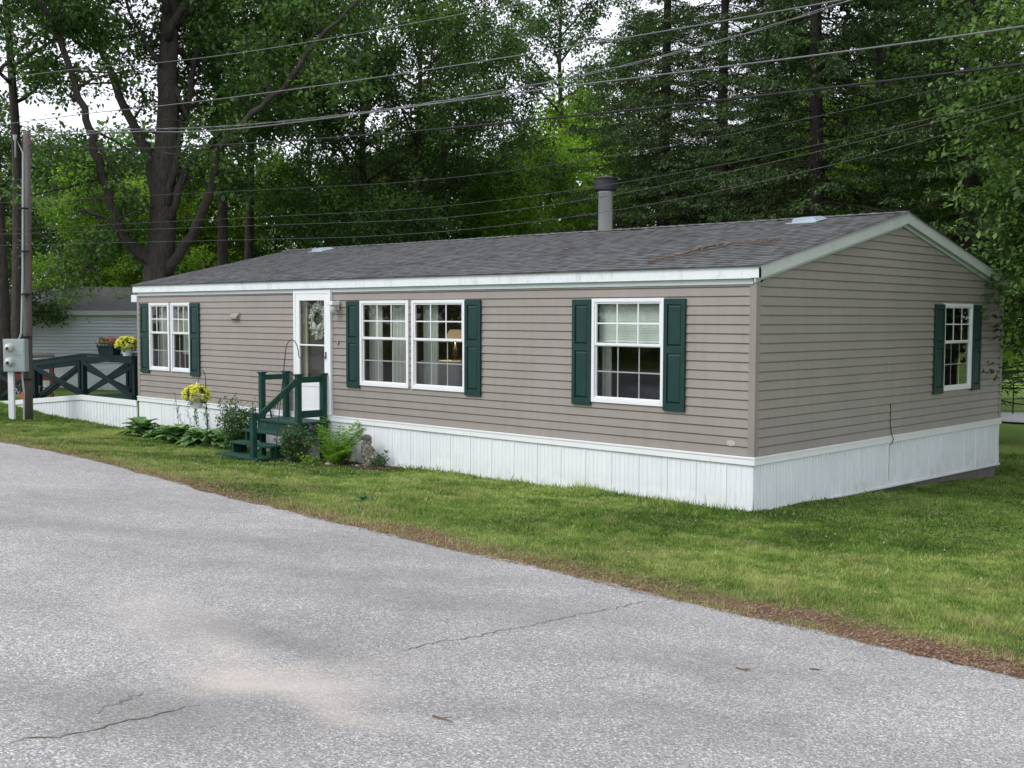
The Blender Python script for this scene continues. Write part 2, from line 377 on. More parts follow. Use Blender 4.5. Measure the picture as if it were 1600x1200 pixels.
for px, py, rx, ry, an, k_ in SAND:
    P = road_at(px, py); m_ = blob(P[0]+off, P[1]+off, rx, ry, an)
    c = a.mix(a.math('MULTIPLY', m_, k_), c, a.mix(.5, (.52,.47,.42), a.ramp(fine, [(.3,(.35,.30,.26)),(.7,(.62,.57,.52))])))
for px, py, rx, ry, an, k_ in [(430,1005,1.1,.4,.2,.5), (740,950,1.8,.5,.5,.4), (180,1110,1.2,.5,.6,.5), (1080,1040,1.4,.4,.5,.35), (560,900,2,.3,.7,.3), (180,830,3,.5,.6,.3), (900,1120,1.2,.4,.8,.3)]:
    P = road_at(px, py); m_ = blob(P[0]+off, P[1]+off, rx, ry, an)
    c = a.mix(a.math('MULTIPLY', m_, k_), c, (.15,.149,.143))
a.bump(vo.outputs['Distance'], .35, .006); M['asphalt'] = a.set(c, .9, spec=.3)
rx_ = np.concatenate([np.arange(-60,-24, 1.), np.arange(-24, 12, .06), np.arange(12, 46, 1.)])
ts = np.concatenate([[0, 0, .04, .15], np.linspace(.4, 13, 34)])
rng1 = np.random.default_rng(5)
wob = np.convolve(rng1.normal(0, 1, len(rx_)+20), np.ones(12)/12, 'same')[:len(rx_)]*.10+rng1.normal(0, .012, len(rx_))
RX, TS = np.meshgrid(rx_, ts); RY = Ye(RX)+.03+wob[None, :]*np.exp(-TS*2)-TS
RZ = hgt(RX, RY)+.018; RZ[0] -= .05
nx2 = len(rx_); idx = np.arange(RX.size).reshape(RX.shape)
F = np.stack([idx[:-1,:-1], idx[1:,:-1], idx[1:,1:], idx[:-1,1:]], -1).reshape(-1, 4)
o = npmesh('road', np.stack([RX.ravel(), RY.ravel(), RZ.ravel()], 1), F, M['asphalt'], smooth=False)
tag(o, 'pale weathered asphalt road crossing the foreground', 'road', kind='structure')

def road_strip(name, pts, wd, mat, label, cat):
    """thin ragged line lying on the road surface, given as photo points"""
    P = [road_at(*q) for q in pts]; Q = []
    rr = random.Random(len(pts)*7+int(pts[0][0]))
    for p, q in zip(P[:-1], P[1:]):
        n = max(2, int(np.linalg.norm(q-p)/.035))
        for i in range(n):
            b_ = p+(q-p)*i/n; Q.append(b_+np.array([rr.gauss(0,.014), rr.gauss(0,.014), 0]))
    mb = MB(); vs = []
    for i, q in enumerate(Q):
        d = Q[min(i+1, len(Q)-1)]-Q[max(0, i-1)]; s_ = np.array([-d[1], d[0], 0]); s_ /= np.linalg.norm(s_)+1e-9
        ww = wd*rr.uniform(.3, 1)*(1 if 2 < i < len(Q)-3 else .4)
        for sg in (-1, 1):
            v_ = q+s_*sg*ww/2; vs.append((v_[0], v_[1], H(v_[0], v_[1])+.0215))
    mb.add(vs, [(2*i, 2*i+1, 2*i+3, 2*i+2) for i in range(len(Q)-1)])
    o = mb.build(name, mat); tag(o, label, cat); o['kind'] = 'structure'; return o
M['crack'] = painted('crack_dark', (.11,.105,.10), .3, .95, 8)
M['mossy'] = painted('crack_moss', (.13,.12,.08), .6, .95, 12)
road_strip('road_crack', [(620,1025),(665,1012),(740,1000),(800,988),(850,978),(900,965),(960,955),(1020,940)], .011, M['crack'], 'thin dark crack running across the middle of the road', 'crack')
road_strip('road_crack', [(5,1172),(40,1162),(80,1160),(150,1148),(200,1132),(250,1122),(290,1112),(328,1106)], .014, M['mossy'], 'weedy crack at the lower left of the road', 'crack')
road_strip('road_crack', [(150,1120),(195,1100),(240,1085),(268,1080)], .010, M['crack'], 'short fine crack above the weedy crack', 'crack')
for nm, q in (('road_twig', [(676,1127),(690,1131),(706,1136)]), ('road_twig', [(1150,1050),(1160,1053),(1172,1054)]), ('road_twig', [(1265,1052),(1280,1053)])):
    P = [road_at(*k_)+np.array([0, 0, .028]) for k_ in q]; mb = MB(); mb.tube(P, [.005, .004, .003], 5)
    if len(P) == 3: mb.tube([P[1], P[1]+np.array([.03, .04, .004])], [.003, .0015], 4)
    tag(mb.build(nm, M['twig']), {676: 'brown twig lying on the asphalt near the bottom of the photo', 1150: 'tiny dark twig on the asphalt right of centre', 1265: 'tan stick on the road nearest the bare verge'}[q[0][0]], 'twig')

# far path behind the house and mown grass
def sheet(name, x0, x1, yf, wd, dz, mat, label, cat, n=60):
    xs = np.linspace(x0, x1, n); vs = []; 
    for x in xs:
        y0 = yf(x)
        for y in (y0, y0+wd*.5, y0+wd): vs.append((x, y, H(x, y)+dz))
    F = [];
    for i in range(n-1):
        for k_ in range(2): F.append((3*i+k_, 3*i+3+k_, 3*i+4+k_, 3*i+1+k_))
    o = npmesh(name, vs, F, mat, smooth=True); tag(o, label, cat, kind='structure')
M['path'] = painted('pale_gravel', (.58,.56,.56), .1, .95, 5)
sheet('path', -14, 22, lambda x: 19.6-.25*(x+4), 3.0, .05, M['path'], 'pale road behind the mobile home seen past its far corner', 'road')

# grass: one mass of blades
def vnoise(x, y, sc, seed):
    rg = np.random.default_rng(seed); G = rg.random((128, 128)); u = x/sc+500.3; v = y/sc+500.7; i = np.floor(u).astype(int); j = np.floor(v).astype(int); fu = u-i; fv = v-j
    fu = fu*fu*(3-2*fu); fv = fv*fv*(3-2*fv); g = lambda a_, b_: G[a_ % 128, b_ % 128]
    return (g(i, j)*(1-fu)+g(i+1, j)*fu)*(1-fv)+(g(i, j+1)*(1-fu)+g(i+1, j+1)*fu)*fv
def grass(N, seed, name, label, region):
    rg = np.random.default_rng(seed)
    x, y = region(rg, N)
    ye = Ye(x); d = y-ye
    # house footprint and skirts stay clear
    keep = (d > -.05*rg.random(N)**2-.01) & ~((x > -14.8) & (x < -.01) & (y > -.01) & (y < 7.8)) & ~((x > -22.2) & (x <= -14.8) & (y > -.01) & (y < 1.3))
    bed = (x > -14) & (x < -6.2) & (y > -.55-.25*np.sin(x*1.7)) & (y < 0)
    keep &= ~(bed & (rg.random(N) < .85))
    pn = .6*vnoise(x, y, .9, 1)+.4*vnoise(x, y, .4, 2); pn2 = .5*vnoise(x, y, .16, 3)+.5*vnoise(x, y, .07, 4)
    rag = vnoise(x, y*0, .45, 21)*1.5+.25; bare = np.exp(-np.clip(d, 0, 9)/(.12+.25*rag))*.75*(.2+1.2*vnoise(x, y, .22, 22))+.35*pn2*np.exp(-np.clip(d, 0, 9)/.7)
    # bare strip near the right end of the verge
    bare += .95*np.exp(-((x-3.6)**2/2.2))*np.exp(-((d-.12-.35*vnoise(x, y*0, .6, 23))/.26)**2)*(.45+.8*vnoise(x, y, .18, 24))+.55*np.exp(-((x+.8)**2/1.2))*np.exp(-((d-.45)/.3)**2)
    keep &= rg.random(N) > bare
    x, y, d, pn, pn2 = x[keep], y[keep], d[keep], pn[keep], pn2[keep]; n = len(x)
    z = hgt(x, y)-.005; dist = np.hypot(x-CAM[0], y-CAM[1])
    hh = rg.uniform(.012, .036, n)*(.6+1.0*pn2)*(1+.9*np.clip(vnoise(x, y, .5, 9)-.6, 0, 1)*2.5); near_wall = (np.abs(y) < .25) & (x < 0); hh[near_wall & (rg.random(n) < .3)] *= 2.2
    tall = rg.random(n) < .02; hh[tall] *= 1.8
    ww = rg.uniform(.003, .006, n)*np.clip(dist/8, .8, 2.6)
    an = rg.uniform(0, 2*np.pi, n); ln = rg.uniform(.1, .9, n)*hh; la = rg.uniform(0, 2*np.pi, n)
    a0 = np.stack([x-np.cos(an)*ww, y-np.sin(an)*ww, z], 1); a1 = np.stack([x+np.cos(an)*ww, y+np.sin(an)*ww, z], 1)
    tip = np.stack([x+np.cos(la)*ln, y+np.sin(la)*ln, z+hh], 1)
    V = np.stack([a0, a1, tip], 1).reshape(-1, 3); F = np.arange(3*n).reshape(-1, 3)
    lowf = vnoise(x, y, 2.2, 5)
    t = .42+.95*(pn2-.5)+.95*(pn-.5)+.5*(lowf-.5)+.12*np.exp(-d/1.2)+rg.normal(0, .13, n)
    dry = np.clip(1.0*np.exp(-np.clip(d, 0, 9)/.5)*(.3+pn2)+2.2*np.clip(vnoise(x, y, .55, 7)*.6+vnoise(x, y, .2, 8)*.4-.60, 0, 1)+.15*np.clip(1-d/2.2, 0, 1), 0, 1)
    dry = (rg.random(n) < dry*.75+.03).astype(float)*rg.uniform(.5, 1, n)
    o = npmesh(name, V, F, M['grass'], tone=np.repeat(np.clip(t, 0, 1), 3), extra={'dry': np.repeat(dry, 3)})
    tag(o, label, 'grass', kind='stuff')
a = NT('grass_blades'); t = a.attr('tone'); c = a.ramp(t, [(0,(.055,.110,.018)),(.5,(.165,.275,.046)),(1,(.44,.50,.16))])
c = a.mix(a.attr('dry'), c, (.42,.34,.19)); a.set(c, .55, spec=.25)
tr = a.n('BsdfTranslucent'); a.l(c, tr.inputs[0]); mx = a.n('MixShader'); mx.inputs[0].default_value = .35
a.l(a.b.outputs[0], mx.inputs[1]); a.l(tr.outputs[0], mx.inputs[2]); a.l(mx.outputs[0], a.out.inputs[0]); M['grass'] = a.m
def reg_front(rg, N):
    u = rg.random(N); x = 6.5-30*u**1.55; y = Ye(x)+rg.random(N)*(0-Ye(x)+.02); return x, y
def reg_side(rg, N):
    u = rg.random(N)**1.5; y = -5.0+17*u; x = rg.random(N)*9.0-.0; return x+np.where(y > 8, -3, 0), y
grass(430000, 1, 'grass', 'short patchy grass on the lawn in front of the mobile home', reg_front)
grass(260000, 2, 'grass', 'shaded grass on the lawn to the right of the gable wall', reg_side)

# brown needle litter along the road edge
rg = np.random.default_rng(9); N = 24000
x = 6.3-24*rg.random(N)**1.3; d = np.abs(rg.normal(0, .16, N))+.01-.05*rg.random(N)
more = rg.random(N) < .35; d[more] = rg.normal(.32, .16, more.sum()); x[more] = np.where(rg.random(more.sum()) < .7, rg.normal(3.3, 1.3, more.sum()), rg.normal(-.8, 1.0, more.sum()))
pn = .5+.5*np.sin(x*3.1)*np.sin(x*1.3+2); kp = rg.random(N) < .15+.85*pn; x = x[kp]; d = d[kp]; n = len(x)
y = Ye(x)+np.clip(d, -.06, 1.6); z = hgt(x, y)+np.where(d < .03, .022, .006)+rg.uniform(0, .012, n)
an = rg.uniform(0, np.pi, n); L = rg.uniform(.006, .030, n); W_ = rg.uniform(.0015, .006, n)
ca, sa = np.cos(an), np.sin(an); tz = rg.uniform(-.006, .012, n)
V = np.stack([np.stack([x-ca*L, y-sa*L, z], 1), np.stack([x+sa*W_, y-ca*W_, z+.002], 1), np.stack([x+ca*L, y+sa*L, z+tz], 1), np.stack([x-sa*W_, y+ca*W_, z+.003], 1)], 1).reshape(-1, 3)
M['litter'] = leaf('brown_litter', (.09,.045,.025), (.20,.11,.065), (.38,.30,.21), .05, .9)
tag(npmesh('leaf_litter', V, np.arange(4*n).reshape(-1, 4), M['litter'], tone=np.repeat(rg.random(n), 4)), 'rusty brown needles and dead leaves along the road edge', 'leaf litter', kind='stuff')
# white clover heads scattered in the lawn
rg = np.random.default_rng(12); N = 300
x = np.where(rg.random(N) < .5, rg.normal(-7.2, 1.4, N), rg.uniform(-14, 5, N)); y = Ye(x)+(0-Ye(x))*rg.uniform(.25, .95, N); y = np.where((rg.random(N) < .5) & (x > -10) & (x < -5.5), rg.uniform(-1.9, -.7, N), y)
V = []; F = []
for i in range(N):
    z = H(x[i], y[i])+rg.uniform(.03, .055); r = rg.uniform(.004, .008); b_ = len(V)
    V += [(x[i]+r, y[i], z), (x[i], y[i]+r, z), (x[i]-r, y[i], z), (x[i], y[i]-r, z), (x[i], y[i], z+r), (x[i], y[i], z-r)]
    F += [(b_+p, b_+q, b_+4) for p, q in ((0,1),(1,2),(2,3),(3,0))]+[(b_+q, b_+p, b_+5) for p, q in ((0,1),(1,2),(2,3),(3,0))]
tag(npmesh('clover_flowers', V, F, M['whitepetal'], tone=np.full(len(V), .7)), 'tiny white clover heads dotted through the lawn', 'clover', kind='stuff')

# ------------------------------------------------------------------ the mobile home
L, W, HT = 14.778, 7.773, 2.115                            # length, width, siding height
EZ, PZ, OY, OX = 2.298, 3.186, .075, .10                   # eave and peak height, overhangs
PITCHR = (PZ-EZ)/(W/2+OY)
CH = .1143
home = empty('mobile_home', (-L/2, W/2, -.7), 'long taupe vinyl-sided mobile home with green shutters and white skirting', 'mobile home')
FW = [(-14.288,-13.50,.557,1.931), (-13.435,-12.705,.557,1.931), (-7.461,-6.255,.54,1.931), (-6.18,-4.974,.54,1.931), (-2.523,-1.326,.533,1.926)]
DOOR = (-9.276,-8.205,.0,2.119)
SW = [(5.366,6.461,.552,1.905)]

def siding(mapf, u0, u1, top, openings, seed, seams=True):
    """lapped courses as sloped boards with a lip; top(z) gives the u-range left at height z"""
    mb = MB(); rr = random.Random(seed); nC = int(math.ceil((PZ+.1)/CH))
    for i in range(nC):
        za, zb = i*CH, (i+1)*CH
        ra, rb = top(za), top(zb)
        if ra is None: break
        if rb is None:                                   # the last sliver at the peak
            zb = za+.5*CH; rb = top(zb)
            if rb is None: continue
        cuts = {ra[0], ra[1]}
        for (a_, b_, c_, d_) in openings:
            if c_ < zb and d_ > za: cuts |= {a_, b_}
        sx = u0+(i//2*1.37 % 3.7)+rr.uniform(0, .5)
        sm = set()
        while seams and sx < u1:
            if ra[0] < sx < ra[1]: cuts.add(sx)
            sx += 3.66
        cs = sorted(cuts); k = 0
        for p, q in zip(cs[:-1], cs[1:]):
            if q-p < 1e-4: continue
            k += 1; m_ = (p+q)/2; zr = [(za, zb)]
            for (a_, b_, c_, d_) in openings:
                if a_ <= m_ <= b_:
                    nz = []
                    for s_, e_ in zr:
                        if d_ <= s_ or c_ >= e_: nz.append((s_, e_)); continue
                        if c_ > s_: nz.append((s_, c_))
                        if d_ < e_: nz.append((d_, e_))
                    zr = nz
            ofs = .0012*(k % 2)
            for s_, e_ in zr:
                def D(z):
                    q_ = (z-za)/CH
                    return (.006+.012*(1-q_/.86) if q_ <= .861 else -.004)+ofs
                pl, ql = max(p, top(s_)[0]), min(q, top(s_)[1])
                t_ = top(e_) or (pl, ql); ph, qh = max(p, t_[0]), min(q, t_[1])
                if q == cs[-1]: ql = top(s_)[1]; qh = t_[1]
                if p == cs[0]: pl = top(s_)[0]; ph = t_[0]
                if ql <= pl: continue
                if qh < ph: qh = ph = (qh+ph)/2
                # board with a slight Dutch-lap hollow
                zs = sorted({s_, e_} | {z for z in (za+.86*CH, za+.88*CH) if s_ < z < e_}); vs = []
                for z in zs:
                    f_ = (z-s_)/(e_-s_); vs += [mapf(pl+(ph-pl)*f_, D(z), z), mapf(ql+(qh-ql)*f_, D(z), z)]
                mb.add(vs, [(2*j, 2*j+1, 2*j+3, 2*j+2) for j in range(len(zs)-1)])
                mb.add([mapf(pl, D(s_), s_), mapf(ql, D(s_), s_), mapf(pl, -.004, s_), mapf(ql, -.004, s_)], [(0,2,3,1)])
    return mb
front = lambda u, d, z: (u, -d, z)
side = lambda u, d, z: (d, u, z)
def const(a_, b_, zt): return lambda z: (a_, b_) if z <= zt+1e-6 else None
def gable(z):
    if z <= HT: return (0.0, W)
    t_ = (z-HT)/((PZ-.16)-HT)
    return (t_*W/2, W-t_*W/2) if t_ < .999 else None
def uv_fix(mb, nm): return mb.build(nm, M['siding'], home)
uv_fix(siding(front, -L, 0, const(-L, 0, HT+.12), FW+[DOOR], 4), 'wall')
uv_fix(siding(side, 0, W, gable, SW, 8, False), 'wall')
uv_fix(siding(lambda u, d, z: (u, W+d, z), -L, 0, const(-L, 0, HT+.12), [], 5), 'wall')
uv_fix(siding(lambda u, d, z: (-L-d, u, z), 0, W, gable, [], 6, False), 'wall')
# interior shell
mb = MB(); t_ = .02
mb.box((-L+.08, .1, -.03), (-.08, W-.08, -.001)); mb.box((-L+.08, .06, 2.13), (-.08, W-.08, 2.15))
mb.build('room_floor', M['floor'], home)
mb = MB(); mb.box((-L+.1, 3.3, 0), (-.1, 3.36, 2.129)); mb.box((-11.6,.09,0), (-11.54,3.29,2.129)); mb.box((-4.2,.09,0), (-4.14,3.29,2.129)); mb.box((-9.9,.09,0),(-9.84,3.29,2.129))
mb.box((-3.4,3.37,0), (-3.34,W-.09,2.129))
mb.build('partition_wall', M['brownroom'], home)
# corner posts, starter trim
for (x, y) in ((0, 0), (0, W), (-L, 0), (-L, W)):
    mb = MB(); sx = 1 if x == 0 else -1; sy = -1 if y == 0 else 1
    mb.box((x+sx*.019, y+sy*.019, -.004), (x-sx*.075, y+sy*.0, HT+.05)); mb.box((x+sx*.019, y-.0005*sy, -.004), (x, y-sy*.075, HT+(.05 if x else .015)))
    mb.build('corner_post', M['trim'], home, .003)
# white band over the skirting
for i, (a_, b_) in enumerate([((-L-.03, -.032, -.105), (.032, .0, -.005)), ((.0, .0005, -.105), (.032, W+.03, -.005)), ((-L-.03, W+.0005, -.105), (-.001, W+.03, -.005)), ((-L-.03, .0005, -.105), (-L, W, -.005))]):
    mb = MB(); mb.box(a_, b_)
    if i == 0: mb.box((-L-.036, -.040, -.030), (.040, -.0325, -.008)); mb.box((-4.3, -.0345, -.104), (-4.295, -.033, -.03)); mb.box((-.6, -.0345, -.103), (-.595, -.033, -.03))
    if i == 1: mb.box((.0325, .0, -.030), (.040, W+.036, -.008))
    mb.build('skirt_band', M['white'], home, .003)
# ribbed skirting
def skirting(mapf, u0, u1, zb0, zb1, name='skirting', seed=1, zt=-.1, parent=None, step=.075, rib=.009):
    rr = random.Random(seed); V = []; F = []; u = u0; us = [(u0, 0)]
    n = 0
    while u < u1-.03:
        u += step; n += 1
        dp = rib
        if n % 6 == 0: dp = rib*1.6; us += [(u-.016, 0), (u-.012, dp), (u+.008, dp), (u+.010, -.004), (u+.014, 0)]
        else: us += [(u-.010, 0), (u-.006, -dp), (u+.006, -dp), (u+.010, 0)]
    us = [q for q in us if q[0] < u1]+[(u1, 0)]
    for q, d in us:
        t_ = (q-u0)/(u1-u0); w_ = .004*math.sin(q*3.1+seed)+.003*math.sin(q*1.3)
        V += [mapf(q, d+w_*.4, zt), mapf(q, d+w_*1.6, (zt+zb0)/2), mapf(q, d+.012+w_, zb0+(zb1-zb0)*t_)]
    for i in range(len(us)-1):
        F += [(3*i, 3*i+3, 3*i+4, 3*i+1), (3*i+1, 3*i+4, 3*i+5, 3*i+2)]
    mb = MB(); mb.add(V, F); return mb.build(name, M['skirt'], parent or home)
skirting(lambda u, d, z: (u, -d-.006, z), -L, 0.006, -.92, -.92, seed=3, rib=.0045)
skirting(lambda u, d, z: (d+.006, u, z), 0, W+.01, -.685, -.79, seed=5)
skirting(lambda u, d, z: (u, W+d+.006, z), -L, 0, -.85, -.85, seed=7); skirting(lambda u, d, z: (-L-d-.006, u, z), 0, W, -.9, -.9, seed=9)
mb = MB(); mb.beam((.022, -.01, -.69), (.022, W+.01, -.79), .022, .03); mb.build('skirt_track', M['white'], home)
mb = MB()
for k_ in range(20):
    y0 = .25+k_*.376; mb.box((-.35, y0, -1.3), (-.045-.004*(k_ % 2), y0+.371, -.70-.0132*y0))
mb.build('foundation', M['concrete'], home)
# soffit and fascia, front and back
for sy, y0 in ((-1, 0), (1, W)):
    mb = MB(); mb.box((-L-OX, y0+sy*OY, EZ-.15), (OX, y0+sy*(OY-.02), EZ+.0)); mb.box((-L-OX, y0+sy*(OY+.006), EZ-.022), (OX+.002, y0+sy*(OY+.0005), EZ+.004))
    for sxx in (-12.2, -9.1, -6.05, -2.9): mb.box((sxx, y0+sy*(OY+.003), EZ-.149), (sxx+.14, y0+sy*(OY+.0005), EZ-.03))
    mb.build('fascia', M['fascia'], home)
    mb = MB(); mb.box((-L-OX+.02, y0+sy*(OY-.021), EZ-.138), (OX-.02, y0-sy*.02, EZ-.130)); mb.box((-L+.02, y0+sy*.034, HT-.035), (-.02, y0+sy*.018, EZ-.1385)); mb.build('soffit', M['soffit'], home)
# rakes on both gables
for x0, sx in ((0, 1), (-L, -1)):
    for s_ in (1, -1):
        ya = -OY if s_ == 1 else W+OY
        mb = MB(); nrm = np.array([0, -s_*PITCHR, 1]); nrm /= np.linalg.norm(nrm)
        xo = x0+sx*OX
        def rk(x_a, x_b, z_a, z_b):
            vs = []
            for x in (x_a, x_b):
                for (y, zt) in ((ya, EZ), (W/2, PZ)):
                    vs += [(x, y, zt-z_a), (x, y, zt-z_b)]
            mb.add(vs, [(0,2,3,1), (4,5,7,6), (0,1,5,4), (2,6,7,3), (0,4,6,2), (1,3,7,5)])
        rk(xo, xo-sx*.02, 0, .155); rk(xo+sx*.006, xo+sx*.0005, -.004, .03)
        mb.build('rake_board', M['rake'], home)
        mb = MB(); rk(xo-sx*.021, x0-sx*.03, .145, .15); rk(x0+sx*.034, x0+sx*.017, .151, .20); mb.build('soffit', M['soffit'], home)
# roof with stepped shingle courses
def roof_half(s_):
    V = []; F = []; rr = random.Random(3+s_); n = 30; ya = -OY-.03 if s_ == 1 else W+OY+.03; run = W/2+OY+.03; st = run/n
    z0 = EZ+.006-.03*PITCHR
    xs = np.linspace(-L-OX-.02, OX+.02, 74)
    for i in range(n):
        sag = 0
        b_ = len(V)
        for x in xs:
            w_ = .003*math.sin(x*1.7)+.002*math.sin(x*4.1)+.008*math.sin(x*.43)*math.sin(i/n*math.pi)
            y0 = ya+s_*i*st; y1 = ya+s_*(i+1)*st
            V += [(x, y0, z0+i*st*PITCHR-.004+w_), (x, y0-s_*.003, z0+i*st*PITCHR+.011+w_), (x, y1, z0+(i+1)*st*PITCHR+.001+w_)]
        for k_ in range(len(xs)-1):
            a0 = b_+3*k_; F += [(a0, a0+3, a0+4, a0+1), (a0+1, a0+4, a0+5, a0+2)]
    b_ = len(V); x0, x1 = xs[0], xs[-1]                     # deck edge under the shingles
    V += [(x0, ya, z0-.012), (x1, ya, z0-.012), (x1, W/2, PZ-.012), (x0, W/2, PZ-.012)]; F.append((b_, b_+1, b_+2, b_+3))
    mb = MB(); mb.add(V, F); return mb.build('roof', M['shingle'], home)
roof = roof_half(1); roof2 = roof_half(-1)
mb = MB(); x = -L-OX-.02; rr = random.Random(2)
while x < OX:
    x1 = min(x+.19, OX+.02); zz = PZ+.018+rr.uniform(0, .006)
    for s_ in (1, -1):
        mb.add([(x, W/2, zz+.009), (x1+.012, W/2, zz), (x1+.012, W/2-s_*.14, zz-.14*PITCHR), (x, W/2-s_*.14, zz-.14*PITCHR+.009), (x, W/2-s_*.14, zz-.14*PITCHR-.004)], [(0,1,2,3)])
    x = x1
mb.build('ridge_cap', M['shingle'], roof)
# chimney and vents
cb = at(946, 352, 22.3); cx, cy = float(cb[0]), float(cb[1])
zr = PZ-abs(cy-W/2)*PITCHR
top_z = float(at(948, 278, 22.3)[2])
mb = MB(); mb.lathe((cx, cy, 0), [(.24, zr-.05), (.235, zr+.06), (.175, zr+.13), (.16, zr+.14)], 28); fl = mb.build('chimney_flashing', M['galv'], roof, smooth=True)
mb = MB(); z1 = top_z-.24
mb.lathe((cx, cy, 0), [(.142, zr-.1), (.142, z1-.06), (.157, z1-.055), (.157, z1-.04), (.142, z1-.035), (.142, z1)], 28, False); mb.build('chimney', M['galv'], roof, smooth=True)
mb = MB(); mb.lathe((cx, cy, 0), [(.10, z1+.001), (.21, z1-.01), (.22, z1+.0), (.22, z1+.20), (.235, z1+.205), (.235, z1+.225), (.10, z1+.26), (.02, z1+.265)], 28); mb.lathe((cx, cy, 0), [(.13, z1-.03), (.13, z1+.02)], 20); mb.build('chimney_cap', M['capmetal'], roof, smooth=False)
def roof_z(y): return PZ-abs(y-W/2)*PITCHR
for vx in (-13.15, -1.30):
    mb = MB(); y0 = W/2-.42; zz = roof_z(y0)
    mb.add([(vx-.19, y0-.10, zz-.01), (vx+.26, y0-.14, zz-.01), (vx+.26, y0+.2, zz+.06), (vx-.26, y0+.2, zz+.06), (vx-.17, y0-.09, zz+.06), (vx+.18, y0-.09, zz+.06), (vx+.17, y0+.15, zz+.10), (vx-.17, y0+.15, zz+.10)],
           [(0,3,2,1), (4,5,6,7), (0,1,5,4), (1,2,6,5), (2,3,7,6), (3,0,4,7)])
    mb.box((vx-.25, y0-.16, zz-.028), (vx+.25, y0-.10, zz-.006))
    mb.build('roof_vent', M['ventmetal'], roof, .01)

# windows
def window(mapf, x0, x1, z0, z1):
    def bx(mb, a_, b_): mb.box(mapf(*a_), mapf(*b_))
    fr = MB(); w_ = .05
    for a_, b_ in (((x0, -.035, z0), (x0+w_, .034, z1)), ((x1-w_, -.035, z0), (x1, .034, z1)), ((x0+w_, -.035, z0), (x1-w_, .034, z0+w_)), ((x0+w_, -.035, z1-w_), (x1-w_, .034, z1)), ((x0+w_, .014, z0+w_), (x1-w_, .030, z0+w_+.018))): bx(fr, a_, b_)
    f_ = fr.build('window', M['white'], home, .004)
    zm = z1-(z1-z0)*.435; ix0, ix1 = x0+w_+.001, x1-w_-.001
    for (s0, s1, d, nm) in ((zm-.02, z1-w_-.001, 0.010, 'upper_sash'), (z0+w_+.001, zm-.0205, -.008, 'lower_sash')):
        sh = MB(); b_ = .028 if nm == 'upper_sash' else .02; up = nm == 'upper_sash'
        bx(sh, (ix0, d-.02, s0), (ix0+b_, d+.012, s1)); bx(sh, (ix1-b_, d-.02, s0), (ix1, d+.012, s1))
        bx(sh, (ix0+b_, d-.02, s0), (ix1-b_, d+.012, s0+(.036 if up else .03))); bx(sh, (ix0+b_, d-.02, s1-(.02 if up else .012)), (ix1-b_, d+.012, s1))
        sash = sh.build(nm, M['white'], f_, .002)
        off_ = .010 if up else 0; gr = MB(); g0, g1 = s0+(.036 if up else .03), s1-(.02 if up else .012)
        for k_ in (1, 2):
            u = ix0+b_+(ix1-ix0-2*b_)*k_/3; bx(gr, (u-.009, d-.012+off_, g0), (u+.009, d-.006+off_, g1))
        zc = (g0+g1)/2; bx(gr, (ix0+b_, d-.0125+off_, zc-.009), (ix1-b_, d-.0055+off_, zc+.009))
        gr.build('muntins', M['white'], f_)
        p_ = MB(); p_.add([mapf(ix0+b_, d-.002, g0), mapf(ix1-b_, d-.002, g0), mapf(ix1-b_, d-.002, g1), mapf(ix0+b_, d-.002, g1)], [(0,1,2,3)])
        p_.build('pane', M['glass'] if up else M['screen'], f_)
    return f_
def shutter(mapf, x0, x1, z0, z1):
    def bx(mb, a_, b_): mb.box(mapf(*a_), mapf(*b_))
    mb = MB(); d0, d1 = .016, .048; st = .055
    for a_, b_ in (((x0, d0, z0), (x0+st, d1, z1)), ((x1-st, d0, z0), (x1, d1, z1))): bx(mb, a_, b_)
    zm = z0+(z1-z0)*.545; rails = [(z0, z0+.09), (zm-.045, zm+.045), (z1-.075, z1)]
    for a_, b_ in rails: bx(mb, (x0+st, d0, a_), (x1-st, d1-.001, b_))
    for (a_, b_) in ((z0+.09, zm-.045), (zm+.045, z1-.075)):
        bx(mb, (x0+st, d0, a_), (x1-st, .030, b_))
        # raised field with bevelled edges
        m_ = .028; p = [(x0+st+.008, a_+.008), (x1-st-.008, a_+.008), (x1-st-.008, b_-.008), (x0+st+.008, b_-.008)]
        q = [(x0+st+m_, a_+m_), (x1-st-m_, a_+m_), (x1-st-m_, b_-m_), (x0+st+m_, b_-m_)]
        mb.add([mapf(u, .0305, z) for u, z in p]+[mapf(u, .044, z) for u, z in q], [(4,5,6,7), (0,1,5,4), (1,2,6,5), (2,3,7,6), (3,0,4,7)])
    mb.build('shutter', M['shutter'], home, .002)
for q in FW: window(front, *q)
for q in SW: window(side, *q)
for x0, x1, z0, z1 in ((-14.630,-14.292,.50,1.92), (-12.700,-12.365,.50,1.92), (-7.795,-7.465,.50,1.925), (-4.970,-4.635,.50,1.925), (-2.857,-2.527,.49,1.915), (-1.322,-.992,.49,1.915)): shutter(front, x0, x1, z0, z1)
for x0, x1 in ((5.025,5.362), (6.465,6.80)): shutter(side, x0, x1, .52, 1.89)

